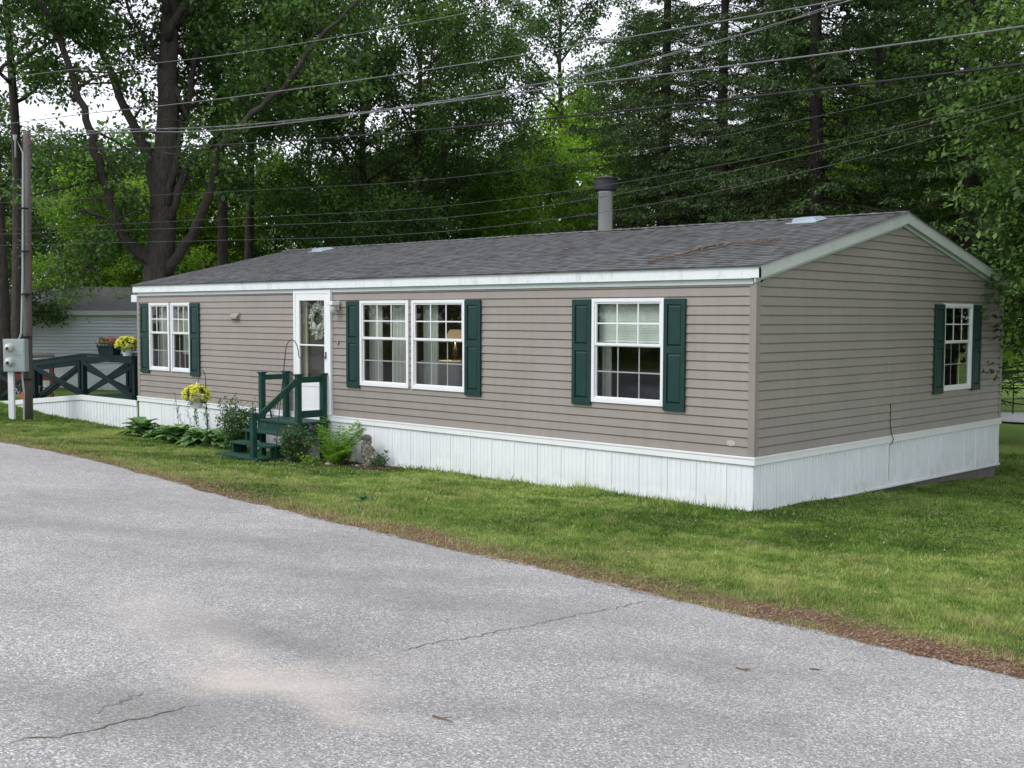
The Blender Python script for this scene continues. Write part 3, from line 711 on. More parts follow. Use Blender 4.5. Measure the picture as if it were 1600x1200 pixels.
# door
dx0, dx1, dz0, dz1 = DOOR
mb = MB()
for a_, b_ in (((dx0, -.045, dz0-.0), (dx0+.065, .10, dz1)), ((dx1-.085, -.045, dz0), (dx1, .10, dz1)), ((dx0+.065, -.045, dz1-.06), (dx1-.085, .10, dz1)), ((dx0+.065, -.05, dz0-.0), (dx1-.085, .10, dz0+.03))): mb.box(a_, b_)
mb.box((dx1-.03, -.058, dz0+.0), (dx1-.002, -.0455, dz1-.001))
door = mb.build('door', M['white'], home, .003)
sx0, sx1 = dx0+.067, dx1-.087; mb = MB(); zk = dz0+.54
for a_, b_ in (((sx0, -.04, dz0+.032), (sx0+.105, -.005, dz1-.062)), ((sx1-.105, -.04, dz0+.032), (sx1, -.005, dz1-.062)), ((sx0+.105, -.04, dz1-.175), (sx1-.105, -.005, dz1-.062)), ((sx0+.105, -.038, dz0+.032), (sx1-.105, -.008, zk)), ((sx0+.105, -.04, 1.165), (sx1-.105, -.005, 1.19)), ((sx0+.105, -.046, zk-.075), (sx1-.105, -.0385, zk-.0)), ((sx0+.105, -.044, dz0+.032), (sx1-.105, -.0385, dz0+.07))): mb.box(a_, b_)
mb.build('storm_door', M['white'], door, .003)
mb = MB()
for a_, b_ in ((zk, 1.164), (1.191, dz1-.176)): mb.add([(sx0+.105, -.02, a_), (sx1-.105, -.02, a_), (sx1-.105, -.02, b_), (sx0+.105, -.02, b_)], [(0,1,2,3)])
mb.build('storm_door_glass', M['glass'], door)
mb = MB(); mb.box((sx1-.07, -.052, .95), (sx1-.045, -.041, 1.07)); mb.tube([(sx1-.058, -.05, .98), (sx1-.10, -.085, .985), (sx1-.145, -.08, .985)], [.010, .010, .007], 8); mb.build('door_handle', M['blackmetal'], door)
mb = MB(); mb.box((dx0+.07, .112, .03), (dx1-.09, .15, dz1-.065))
for z_a, z_b in ((.15,.85), (1.0,1.9)):
    mb.box((dx0+.22, .104, z_a), (dx0+.26, .1115, z_b)); mb.box((dx1-.28, .104, z_a), (dx1-.24, .1115, z_b))
mb.build('inner_door', M['darkdoor'], door)
mb = MB(); mb.box((dx0+.067, .07, .03), (dx0+.25, .098, dz1-.065)); mb.build('inner_jamb', M['cream'], door)
# coach light, vents and fittings on the wall
pl = MB(); pl.box((-8.10, -.022, 1.78), (-8.0, -.035, 1.93)); pl.box((-8.12, -.20, 1.86), (-7.97, -.036, 1.925)); lt = pl.build('porch_light', M['white'], home, .01)
mb = MB(); mb.lathe((-8.045, -.12, 0), [(.03, 1.72), (.055, 1.75), (.06, 1.81), (.05, 1.858)], 14); mb.build('lamp_glass', M['bulbglass'], lt, smooth=True)
mb = MB(); mb.add([(-11.25, -.02, 1.73), (-11.0, -.02, 1.73), (-11.0, -.09, 1.65), (-11.25, -.09, 1.65), (-11.25, -.02, 1.62), (-11.0, -.02, 1.62), (-11.0, -.09, 1.62), (-11.25, -.09, 1.62)], [(0,1,2,3), (3,2,6,7), (0,3,7,4), (1,5,6,2)]); mb.box((-11.27, -.024, 1.61), (-10.98, -.017, 1.75)); mb.build('wall_vent', M['trim'], home, .003)
mb = MB(); mb.box((-9.98, -.028, .0), (-9.80, -.016, .22)); mb.box((-9.93, -.055, .05), (-9.85, -.0285, .17)); op = mb.build('outlet_box', M['trim'], home, .004)
mb = MB(); mb.tube([(-9.9, -.06, .12), (-9.93, -.09, .10), (-9.95, -.08, .0), (-9.92, -.06, -.16)], .018, 8); mb.lathe((-9.91, -.075, 0), [(.03, .09), (.035, .12), (.02, .15)], 10); mb.build('outlet_fitting', M['blackmetal'], op)
mb = MB(); mb.lathe((0, 0, 0), [(0.001, 0), (.045, 0), (.05, .004), (.001, .006)], 12)
for i, (vx, vy, vz) in enumerate(mb.v): mb.v[i] = (-.31+vx*1.3, -.0155-vz, .145+vy*.75)
mb.build('wall_patch', M['patch'], home)
mb = MB(); mb.box((-8.07, -.02, 1.20), (-8.03, -.03, 1.27)); mb.build('door_bell', M['trim'], home)
# cable on the gable foot
mb = MB(); yy = 3.62; mb.tube([(.017, yy, .45), (.017, yy, .15), (.042, yy+.01, .0), (.05, yy+.05, -.06), (.046, yy+.0, -.12), (.028, yy-.02, -.13)], .006, 6); mb.tube([(.0225, yy-.02, -.13), (.0225, yy-.02, -.7)], .0022, 4); mb.build('cable', M['wire'], home)
# porch roof and post at the far end
mb = MB(); mb.box((-L-.75, .3, 2.02), (-L-.13, 2.6, 2.10)); mb.box((-L-.77, .26, 1.96), (-L-.125, .299, 2.11)); mb.build('porch_roof', M['fascia'], home, .004)
mb = MB(); mb.box((-L-.55, .32, -.1), (-L-.46, .41, 1.96)); mb.build('porch_post', M['white'], home, .004)

# ------------------------------------------------------------------ seen through the windows (things inside)
def drape(name, x0, x1, y, z0, z1, mat, label, cat='curtain', folds=9, amp=.025, group=None):
    n = folds*8; V = []; F = []
    for i in range(n+1):
        t_ = i/n; x = x0+(x1-x0)*t_
        for k_, z in enumerate((z1, (z0+z1)/2, z0)):
            V.append((x, y+amp*math.sin(t_*folds*2*math.pi+.3*k_)*(.7+.2*k_), z))
    for i in range(n): F += [(3*i, 3*i+3, 3*i+4, 3*i+1), (3*i+1, 3*i+4, 3*i+5, 3*i+2)]
    mb = MB(); mb.add(V, F); o = mb.build(name, mat, smooth=True, loc=((x0+x1)/2, y, z0)); return tag(o, label, cat, group)
drape('curtain', -14.27, -13.95, .2, .5, 1.93, M['curtain'], 'pale curtain at the left side of the far left window')
drape('curtain', -13.33, -13.05, .2, .9, 1.93, M['curtain'], 'pale curtain in the right half of the far left window')
drape('curtain', -14.0, -12.75, .33, 1.30, 1.95, M['curtain'], 'short cream valance over the far left pair of windows', folds=14)
drape('curtain', -7.50, -7.15, .2, .4, 1.95, M['curtain'], 'pale curtain nearest the door in the double window', folds=5)
drape('curtain', -6.95, -6.45, .24, .4, 1.95, M['curtain'], 'sheer pale curtain in the middle of the left half of the double window', folds=6)
drape('curtain', -6.42, -6.28, .2, .4, 1.95, M['redcurtain'], 'narrow dull red curtain in the left half of the double window', folds=3)
drape('curtain', -6.20, -5.85, .24, .4, 1.95, M['curtain'], 'pale curtain at the left of the right half of the double window', folds=5)
drape('curtain', -2.53, -2.36, .2, .4, 1.95, M['curtain'], 'pale curtain behind the window nearest the front corner', folds=3)
def slats(name, mapf, x0, x1, z0, z1, label):
    mb = MB(); z = z0
    while z < z1:
        vs = [mapf(x0, -.10, z), mapf(x1, -.10, z), mapf(x1, -.118, z+.024), mapf(x0, -.118, z+.024)]; mb.add(vs, [(0,1,2,3)]); z += .022
    mb.box(mapf(x0, -.12, z1), mapf(x1, -.09, z1+.03)); mb.box(mapf(x0, -.118, z0-.02), mapf(x1, -.10, z0))
    o = mb.build(name, M['blind'], loc=mapf((x0+x1)/2, -.1, z0)); return tag(o, label, 'window blind')
slats('window_blind', front, -2.50, -1.34, 1.36, 1.87, 'half lowered pale slatted blind in the window nearest the front corner')
_q = CAM+(AF+(704-800)/FPX*AR-(557-600)/FPX*AU)*((1.0-CAM[1])/(AF+(704-800)/FPX*AR-(557-600)/FPX*AU)[1]); TX, TY = float(_q[0]), 1.0
t_ = empty('dining_table', (TX, TY, 0), 'round table under a long white cloth seen through the double window', 'table')
mb = MB(); V = []; F = []; n = 48
for j, (r, z) in enumerate(((.02,.945), (.50,.945), (.53,.93), (.56,.73), (.60,.30))):
    for k_ in range(n):
        an = 2*math.pi*k_/n; rr_ = r+(.035*math.sin(an*9)*(j-1)/3 if j > 1 else 0); V.append((TX+rr_*math.cos(an), TY+rr_*math.sin(an), z))
for j in range(4):
    for k_ in range(n): F.append((j*n+k_, j*n+(k_+1) % n, (j+1)*n+(k_+1) % n, (j+1)*n+k_))
mb.add(V, F); mb.build('tablecloth', M['cloth'], t_, smooth=True)
mb = MB(); mb.lathe((TX, TY, 0), [(.3, 0), (.28, .03), (.06, .08), (.05, .7), (.5, .74), (.5, .755)], 20); mb.build('table_base', M['floor'], t_)
t_ = empty('table_lamp', (TX-.1, TY+.2, .946), 'small lamp with a cream shade standing on the white tablecloth', 'lamp')
mb = MB(); mb.lathe((TX-.1, TY+.2, 0), [(.07,.947), (.07,.96), (.02,.98), (.045,1.05), (.03,1.15), (.012,1.2), (.012,1.32)], 16); mb.build('lamp_base', M['floor'], t_, smooth=True)
mb = MB(); mb.lathe((TX-.1, TY+.2, 0), [(.17,1.29), (.15,1.37), (.09,1.46)], 20); mb.build('lamp_shade', M['shade'], t_, smooth=True)
pl_ = bpy.data.lights.new('lamp_bulb', 'POINT'); pl_.energy = 9; pl_.color = (1, .78, .52); pl_.shadow_soft_size = .05; lo = bpy.data.objects.new('lamp_bulb', pl_); C.objects.link(lo); lo.parent = t_; lo.location = Vector((TX-.1, TY+.2, 1.27))-Vector(t_.location)
for i, (x, y, rz) in enumerate(((-6.15, 1.0, 0), (-4.6, 1.9, 1))):
    t_ = empty('dining_chair', (x, y, 0), ['dark wooden chair left of the round table inside the double window', 'dark wooden chair behind the round table inside the double window'][i], 'chair')
    mb = MB(); mb.box((x-.2, y-.2, .43), (x+.2, y+.2, .47)); mb.build('seat', M['darkdoor'], t_)
    for sx in (-.18, .18):
        for sy in (-.18, .18):
            mb = MB(); mb.box((x+sx-.018, y+sy-.018, 0), (x+sx+.018, y+sy+.018, .429)); mb.build('leg', M['darkdoor'], t_)
    mb = MB(); mb.box((x-.2, y+.17, .471), (x-.165, y+.2, .98)); mb.box((x+.165, y+.17, .471), (x+.2, y+.2, .98)); mb.box((x-.2, y+.168, .85), (x+.2, y+.19, .99)); mb.build('backrest', M['darkdoor'], t_)
t_ = empty('bed', (-2.0, 1.7, 0), 'bed under a blue-grey patterned quilt behind the window nearest the front corner', 'bed')
mb = MB(); mb.box((-2.9, 1.0, .2), (-1.0, 3.0, .70)); mb.build('quilt', M['quilt'], t_, .08)
mb = MB(); mb.box((-2.85, 1.05, 0), (-1.05, 2.95, .199)); mb.build('bed_base', M['floor'], t_)
# wreath hung on the inner door
t_ = empty('wreath', (-8.70, .06, 1.62), 'wreath of silvery leaves and white birds hung behind the storm door glass', 'wreath')
rr = random.Random(8); cxw, czw = -8.70, 1.60; mb = MB(); n = 26
pts = [(cxw+.19*math.cos(2*math.pi*k_/n), .075, czw+.25*math.sin(2*math.pi*k_/n)) for k_ in range(n+1)]
mb.tube(pts, .018, 6, False); mb.build('vine_ring', M['twig'], t_)
V = []; F = []; T = []
for k_ in range(620):
    an = rr.uniform(0, 2*math.pi); r_ = rr.gauss(1, .13); c_ = np.array([cxw+.19*r_*math.cos(an), .06+rr.uniform(-.025,.02), czw+.25*r_*math.sin(an)])
    d = np.array([rr.gauss(0,1), rr.gauss(0,.4), rr.gauss(0,1)]); d /= np.linalg.norm(d); s_ = np.array([-d[2], rr.gauss(0,.3), d[0]])*.35; l_ = rr.uniform(.03,.065); b_ = len(V)
    V += [c_, c_+d*l_*.5+s_*l_*.6, c_+d*l_, c_+d*l_*.5-s_*l_*.6]; F.append((b_, b_+1, b_+2, b_+3)); T += [rr.random()]*4
npmesh('silver_leaves', V, F, M['wreathleaf'], t_, tone=T)
mb = MB()
for sx, sz, sg in ((-.05, -.12, 1), (.07, -.13, -1)):
    mb.tube([(cxw+sx-.05*sg, .04, czw+sz+.09), (cxw+sx-.02*sg, .035, czw+sz+.03), (cxw+sx, .035, czw+sz-.02), (cxw+sx+.05*sg, .04, czw+sz-.05)], [.015, .046, .05, .010], 10)
mb.tube([(cxw-.03,.045,czw-.2), (cxw+.03,.045,czw-.24)], [.03,.02], 8)
mb.build('white_birds', M['whitepetal'], t_, smooth=True)
mb = MB(); mb.tube([(cxw-.03,.07,czw+.22), (cxw+.0,.09,dz1-.1)], .004, 5); mb.tube([(cxw+.05,.07,czw+.22), (cxw+.04,.09,dz1-.1)], .004, 5); mb.build('ribbon', M['cloth'], t_)

# ------------------------------------------------------------------ green entry steps
gz = -.79
st = empty('entry_steps', (-8.9, -.7, gz), 'dark green wooden entry steps with railings below the white door', 'steps')
G = M['green']; DX0, DX1, DY = -9.50, -8.30, -.66
mb = MB(); n = 5
for k_ in range(n):
    y0 = -.045-k_*.128; mb.box((DX0-.02, y0-.122, -.138), (DX1+.05, y0, -.10))
mb.build('platform', G, st, .004)
mb = MB(); mb.box((DX0+.01, DY+.005, -.33), (DX1+.01, DY+.04, -.139)); mb.box((DX1-.028, DY+.041, -.33), (DX1+.01, -.045, -.139)); mb.box((DX0+.01, DY+.041, -.33), (DX0+.045, -.045, -.139)); mb.build('platform_frame', G, st, .003)
P4 = {'fl': (DX0+.06, DY+.07), 'fr': (DX1-.06, DY+.045), 'bl': (DX0+.07, -.10), 'br': (DX1-.06, -.10)}
for k_, (x, y) in P4.items():
    mb = MB(); mb.box((x-.045, y-.045, gz-.1 if k_ != 'bl' else gz), (x+.045, y+.045, .685)); mb.box((x-.065, y-.065, .6855), (x+.065, y+.065, .71)); mb.build('post', G, st, .004)
nx_, ny_ = -8.47, -1.42
mb = MB(); mb.box((nx_-.045, ny_-.045, gz-.1), (nx_+.045, ny_+.045, .085)); mb.box((nx_-.055, ny_-.055, .0855), (nx_+.055, ny_+.055, .105)); mb.build('newel_post', G, st, .004)
mb = MB(); mb.box((P4['fl'][0]-.02, P4['fl'][1]+.046, .57), (P4['fl'][0]+.02, P4['bl'][1]-.046, .66)); mb.build('top_rail', G, st, .003)
mb = MB(); mb.box((P4['fr'][0]-.02, P4['fr'][1]+.046, .56), (P4['fr'][0]+.02, P4['br'][1]-.046, .66)); mb.build('top_rail', G, st, .003)
mb = MB(); mb.box((P4['fr'][0]-.02, P4['fr'][1]+.046, -.03), (P4['fr'][0]+.02, P4['br'][1]-.046, .09)); mb.build('lower_rail', G, st, .003)
mb = MB(); mb.beam((P4['fr'][0]+.03, P4['fr'][1]-.046, .60), (nx_+.02, ny_+.046, -.0), .04, .095); mb.build('hand_rail', G, st, .003)
trs = [(-.27, -.93), (-.45, -1.20), (-.63, -1.47)]
for k_, (z, y) in enumerate(trs):
    mb = MB(); mb.box((DX0-.02, y, z-.038), (DX1+.0, y+.275, z)); mb.build('tread', G, st, .004)
    mb = MB(); mb.box((DX0+.25, y+.245, z-.15), (DX1-.30, y+.262, z-.039)); 
for x in (DX0+.07, DX1-.03):
    mb = MB()
    for (z, y) in trs: mb.box((x-.04, y+.015, z-.21), (x, y+.27, z-.0385))
    mb.build('stringer', G, st, .002)

# ------------------------------------------------------------------ far deck, ramp and rails
dk = empty('ramp_deck', (-17.3, .6, -.75), 'white-skirted wooden deck and ramp with dark green crossed railings beside the far end wall', 'ramp')
XA, XB, XC = -14.86, -17.35, -22.3
def dz(x): return -.115 if x > XB else -.115-(XB-x)*.088
mb = MB(); D = M['darkgreen']; D2 = M['darkgreen']
k_ = XA-.0
while k_ > XC:
    k2 = k_-.14; z0 = dz(k_); z1 = dz(k2)
    mb.add([(k_, .02, z0), (k_, 1.3, z0), (k2+.006, 1.3, z1), (k2+.006, .02, z1), (k_, .02, z0-.035), (k_, 1.3, z0-.035), (k2+.006, 1.3, z1-.035), (k2+.006, .02, z1-.035)], [(0,1,2,3), (7,6,5,4), (0,3,7,4), (3,2,6,7), (2,1,5,6), (1,0,4,5)])
    k_ = k2
mb.build('deck_boards', G, dk)
mb = MB(); bz = lambda x: dz(x)+.01
for (a_, b_) in ((XA, XB), (XB, XC)):
    vs = []
    for x in (a_, b_):
        vs += [(x, -.03, bz(x)), (x, .0, bz(x)), (x, .0, bz(x)-.115), (x, -.03, bz(x)-.115)]
    mb.add(vs, [(0,1,5,4), (1,2,6,5), (2,3,7,6), (3,0,4,7), (0,3,2,1), (4,5,6,7)])
mb.build('skirt_band', M['white'], dk, .003)
for (a_, b_) in ((XB, XA), (XC, XB)):
    V = []; F = []; u = a_; us = []; n = 0
    while u < b_: us.append((u, 0)); us.append((u+.12, 0)); us += [(u+.124, -.012), (u+.14, -.012)]; u += .145
    us = [q for q in us if q[0] <= b_]+[(b_, 0)]
    for q, d in us: V += [(q, -.006-d, bz(q)-.10), (q, -.006-d, min(-.92, bz(q)-.12))]
    for i in range(len(us)-1): F.append((2*i, 2*i+2, 2*i+3, 2*i+1))
    mb = MB(); mb.add(V, F); mb.build('skirting', M['skirt'], dk)
def railing(y, sgn):
    xs = [-15.05, -17.35, -19.85, -22.2]
    for i, x in enumerate(xs):
        mb = MB(); zt = dz(x)+.89; mb.box((x-.05, y-.05, dz(x)+.0), (x+.05, y+.05, zt)); 
        if x == -17.35: mb.box((x-.21, y-.05, dz(x)), (x-.12, y+.05, zt-.02))
        mb.build('rail_post', D, dk, .004)
    for a_, b_ in zip(xs[:-1], xs[1:]):
        mb = MB(); mb.beam((a_, y, dz(a_)+.91), (b_, y, dz(b_)+.91), .15, .04); mb.beam((a_, y-.055, dz(a_)+.83), (b_, y-.055, dz(b_)+.83), .03, .10); mb.build('hand_rail', D, dk, .003)
        for (p, q, off_) in (((a_, .06), (b_, .78), -.06), ((a_, .78), (b_, .06), .058)):
            mb = MB(); mb.beam((p[0], y+off_, dz(p[0])+p[1]), (q[0], y+off_, dz(q[0])+q[1]), .03, .10); mb.build('cross_brace', D, dk, .003)
railing(.06, 1); railing(1.22, -1)

# ------------------------------------------------------------------ leaf and plant builders
def leaves(name, P, Dn, size, mat, parent=None, tone=None, seed=0, aspect=.62, updown=.5, loc=None, droop=.0):
    """P (n,3) leaf bases, Dn (n,3) growth directions"""
    rg = np.random.default_rng(seed); n = len(P); D_ = Dn/(np.linalg.norm(Dn, axis=1, keepdims=True)+1e-9)
    up = np.stack([rg.normal(0, updown, n), rg.normal(0, updown, n), np.ones(n)], 1)
    S_ = np.cross(D_, up); S_ /= (np.linalg.norm(S_, axis=1, keepdims=True)+1e-9); N_ = np.cross(S_, D_)
    sz = (size*rg.uniform(.65, 1.25, n))[:, None]
    a0 = P; tip = P+D_*sz-np.array([0,0,1])*sz*droop; midp = P+D_*sz*.45
    l_ = midp+S_*sz*aspect*.5+N_*sz*.10; r_ = midp-S_*sz*aspect*.5+N_*sz*.10
    V = np.stack([a0, r_, tip, l_], 1).reshape(-1, 3)
    F = np.arange(4*n).reshape(-1, 4)
    if tone is None: tone = rg.random(n)
    return npmesh(name, V, F, mat, parent, tone=np.repeat(tone, 4), loc=loc)

def blob_leaves(rg, centres, radii, per, flat=.6):
    """clusters of leaf positions spread through many small sprays"""
    P = []; Dn = []; T = []
    for c_, r_ in zip(centres, radii):
        n = per; v = rg.normal(0, 1, (n, 3)); v /= np.linalg.norm(v, axis=1, keepdims=True); rad = rg.random(n)**.45
        P.append(c_+v*rad[:, None]*np.array([r_, r_, r_*flat])); Dn.append(v+np.array([0,0,-.25])+rg.normal(0, .5, (n, 3)))
        T.append(np.clip(rg.normal(.4, .17)+rg.normal(0, .12, n)+.25*v[:, 2]*0, 0, 1))
    return np.concatenate(P), np.concatenate(Dn), np.concatenate(T)

# ------------------------------------------------------------------ trees
UPV = np.array([0, 0, 1.])
def limb_path(rg, p, d, Ln, n=7, lift=.15, wob=.08):
    pts = [np.array(p, float)]; d = np.array(d, float); d /= np.linalg.norm(d)
    for i in range(n):
        d = d+UPV*lift/n+rg.normal(0, wob, 3); d /= np.linalg.norm(d); pts.append(pts[-1]+d*Ln/n)
    return pts
def crown_from_limb(rg, mb, pts, r0, sprays, sub=7, subL=.45, start=.25):
    n = len(pts)-1; Ln = sum(np.linalg.norm(pts[i+1]-pts[i]) for i in range(n))
    mb.tube(pts, [max(.008, r0*(1-.85*i/n)) for i in range(n+1)], 7)
    for k in range(sub):
        t = start+(1-start)*(k+rg.random())/sub; i = min(int(t*n), n-1); p = pts[i]+(pts[i+1]-pts[i])*(t*n-i)
        d = pts[i+1]-pts[i]; d /= np.linalg.norm(d)+1e-9; sd_ = np.cross(d, UPV); sd_ /= np.linalg.norm(sd_)+1e-9
        d2 = d*.5+sd_*(1 if k % 2 else -1)*rg.uniform(.5, 1.1)+UPV*rg.uniform(-.25, .5)
        l2 = Ln*subL*rg.uniform(.6, 1.1)*(1.1-.6*t); q = limb_path(rg, p, d2, l2, 4, .05, .12)
        mb.tube(q, [max(.006, r0*.35*(1-.2*j)) for j in range(5)], 5, False)
        for j in (1, 2, 3, 4):
            sprays.append(q[j]+rg.normal(0, .18, 3))
            if rg.random() < .6: sprays.append(q[j]+rg.normal(0, .38, 3))
    sprays.append(pts[-1]); sprays.append(pts[-2])
def deciduous(name, seed, Ht, cb, R, r0, nl, mat, per=34, size=.13, sr=(.26,.5), barkm='bark'):
    rg = np.random.default_rng(seed); mb = MB(); sp = []
    n = 12; tp = [np.array([0, 0, -.4])]
    for i in range(1, n+1): tp.append(np.array([.05*i*math.sin(seed+i*.5)*.5, .05*i*math.cos(seed*2+i*.4)*.5, Ht*.93*i/n]))
    mb.tube(tp, [r0*1.25]+[r0*(1-.88*i/n) for i in range(1, n+1)], 10)
    for k in range(nl):
        t = cb/Ht+(.93-cb/Ht)*(k+.5)/nl; z = t*Ht; az = k*2.399+rg.normal(0, .3); i = min(int(z/(Ht*.93)*n), n-1)
        p = tp[i]+(tp[i+1]-tp[i])*min(1, max(0, z/(Ht*.93)*n-i)); prof = math.sqrt(max(.06, 1-((t-.42)/.62)**2)); el = .25+.75*t+rg.normal(0, .12)
        crown_from_limb(rg, mb, limb_path(rg, p, (math.cos(az)*math.cos(el), math.sin(az)*math.cos(el), math.sin(el)), R*prof*rg.uniform(.8, 1.15)), r0*.38*(1-.6*t), sp)
    sp.append(tp[-1])
    P, Dn, T = blob_leaves(rg, sp, rg.uniform(*sr, len(sp)), per)
    root = empty(name, (0, 0, 0), '', None); mb.build('trunk', M[barkm], root, smooth=True)
    leaves('crown', P, Dn, size, M[mat], root, T, seed); return root
def conifer(name, seed, Ht, cb, R, r0, per=13, dens=1.6):
    rg = np.random.default_rng(seed); mb = MB(); P = []; Dn = []; T = []
    tp = [np.array([.04*math.sin(i*.8+seed), .04*math.cos(i*.7), -.4+(Ht+.4)*i/14]) for i in range(15)]
    mb.tube(tp, [r0*(1.15-1.1*i/14) for i in range(15)], 10)
    z = 1.2; k = 0
    while z < Ht-.3:
        t = z/Ht; nb = 5; a0 = rg.uniform(0, 6.28)
        for b in range(nb):
            k += 1; az = a0+b*2*math.pi/nb+rg.normal(0, .25); Lb = R*(1-t)**.75*rg.uniform(.65, 1.15); dead = z < cb
            if dead: Lb *= rg.uniform(.35, .8)
            i0 = min(13, int((z+.4)/(Ht+.4)*14)); p0 = tp[i0]*[1,1,0]+UPV*(z+rg.normal(0,.12))
            dr = rg.uniform(.12, .32) if not dead else rg.uniform(.0, .25); m = 7; q = []
            for j in range(m+1):
                s_ = j/m; q.append(p0+np.array([math.cos(az)*Lb*s_, math.sin(az)*Lb*s_, Lb*(.10*s_-dr*2*s_**1.6+dr*1.1*s_**3)])+rg.normal(0, .015, 3))
            mb.tube(q, [max(.005, .012+.022*(1-t))*(1-.8*j/m) for j in range(m+1)], 5, False)
            nt_ = int(Lb*7*dens)
            for s in range(nt_):
                s_ = .12+.88*(s+rg.random())/max(nt_, 1); j = min(m-1, int(s_*m)); pt = q[j]+(q[j+1]-q[j])*(s_*m-j); d = q[j+1]-q[j]; d /= np.linalg.norm(d)
                sd_ = np.cross(d, UPV); sd_ /= np.linalg.norm(sd_)+1e-9; sg = 1 if s % 2 else -1
                tl = (.75*(1-s_)+.16)*min(1, Lb/2.5)*rg.uniform(.6, 1.1); dd = d*.75+sg*sd_*rg.uniform(.6,1)-UPV*rg.uniform(.0,.35)
                if dead:
                    if rg.random() < .55: mb.tube([pt, pt+dd*tl*.8, pt+dd*tl*1.3-UPV*.1], [.006,.004,.002], 3, False)
                    if rg.random() < .8: continue
                tone = np.clip(rg.normal(.4, .18), 0, 1)
                for u in range(per):
                    f_ = (u+.5)/per; pp = pt+dd*tl*f_+rg.normal(0, .025, 3); P.append(pp); Dn.append(dd+rg.normal(0, .55, 3)-UPV*.25); T.append(np.clip(tone+rg.normal(0,.12)+.15*f_, 0, 1))
        z += rg.uniform(.20, .34)
    root = empty(name, (0, 0, 0), '', None); mb.build('trunk', M['darkbark'], root, smooth=True)
    leaves('crown', np.array(P), np.array(Dn),   .12, M['needle'], root, np.array(T), seed, aspect=.26, updown=.7); return root

def copy_thing(o):
    c = o.copy(); C.objects.link(c)
    for ch in kids(o):
        k_ = ch.copy(); C.objects.link(k_); k_.parent = c
        for g_ in [x for x in bpy.data.objects if x.parent == ch]:
            h_ = g_.copy(); C.objects.link(h_); h_.parent = k_
    return c
used = set()
def plant(proto, px, depth, scale, rot, label, cat, group=None, zs=1.0):
    o = proto if proto.name not in used else copy_thing(proto)
    used.add(proto.name) if o is proto else None
    p = CAM+depth*(AF*np.array([1,1,0])/np.linalg.norm(AF[:2])+(px-800)/FPX*AR*np.array([1,1,0])); o.location = (p[0], p[1], H(p[0], p[1]))
    o.rotation_euler = (0, 0, rot); o.scale = (scale, scale, scale*zs); 
    if 'group' in o: del o['group']
    return tag(o, label, cat, group)

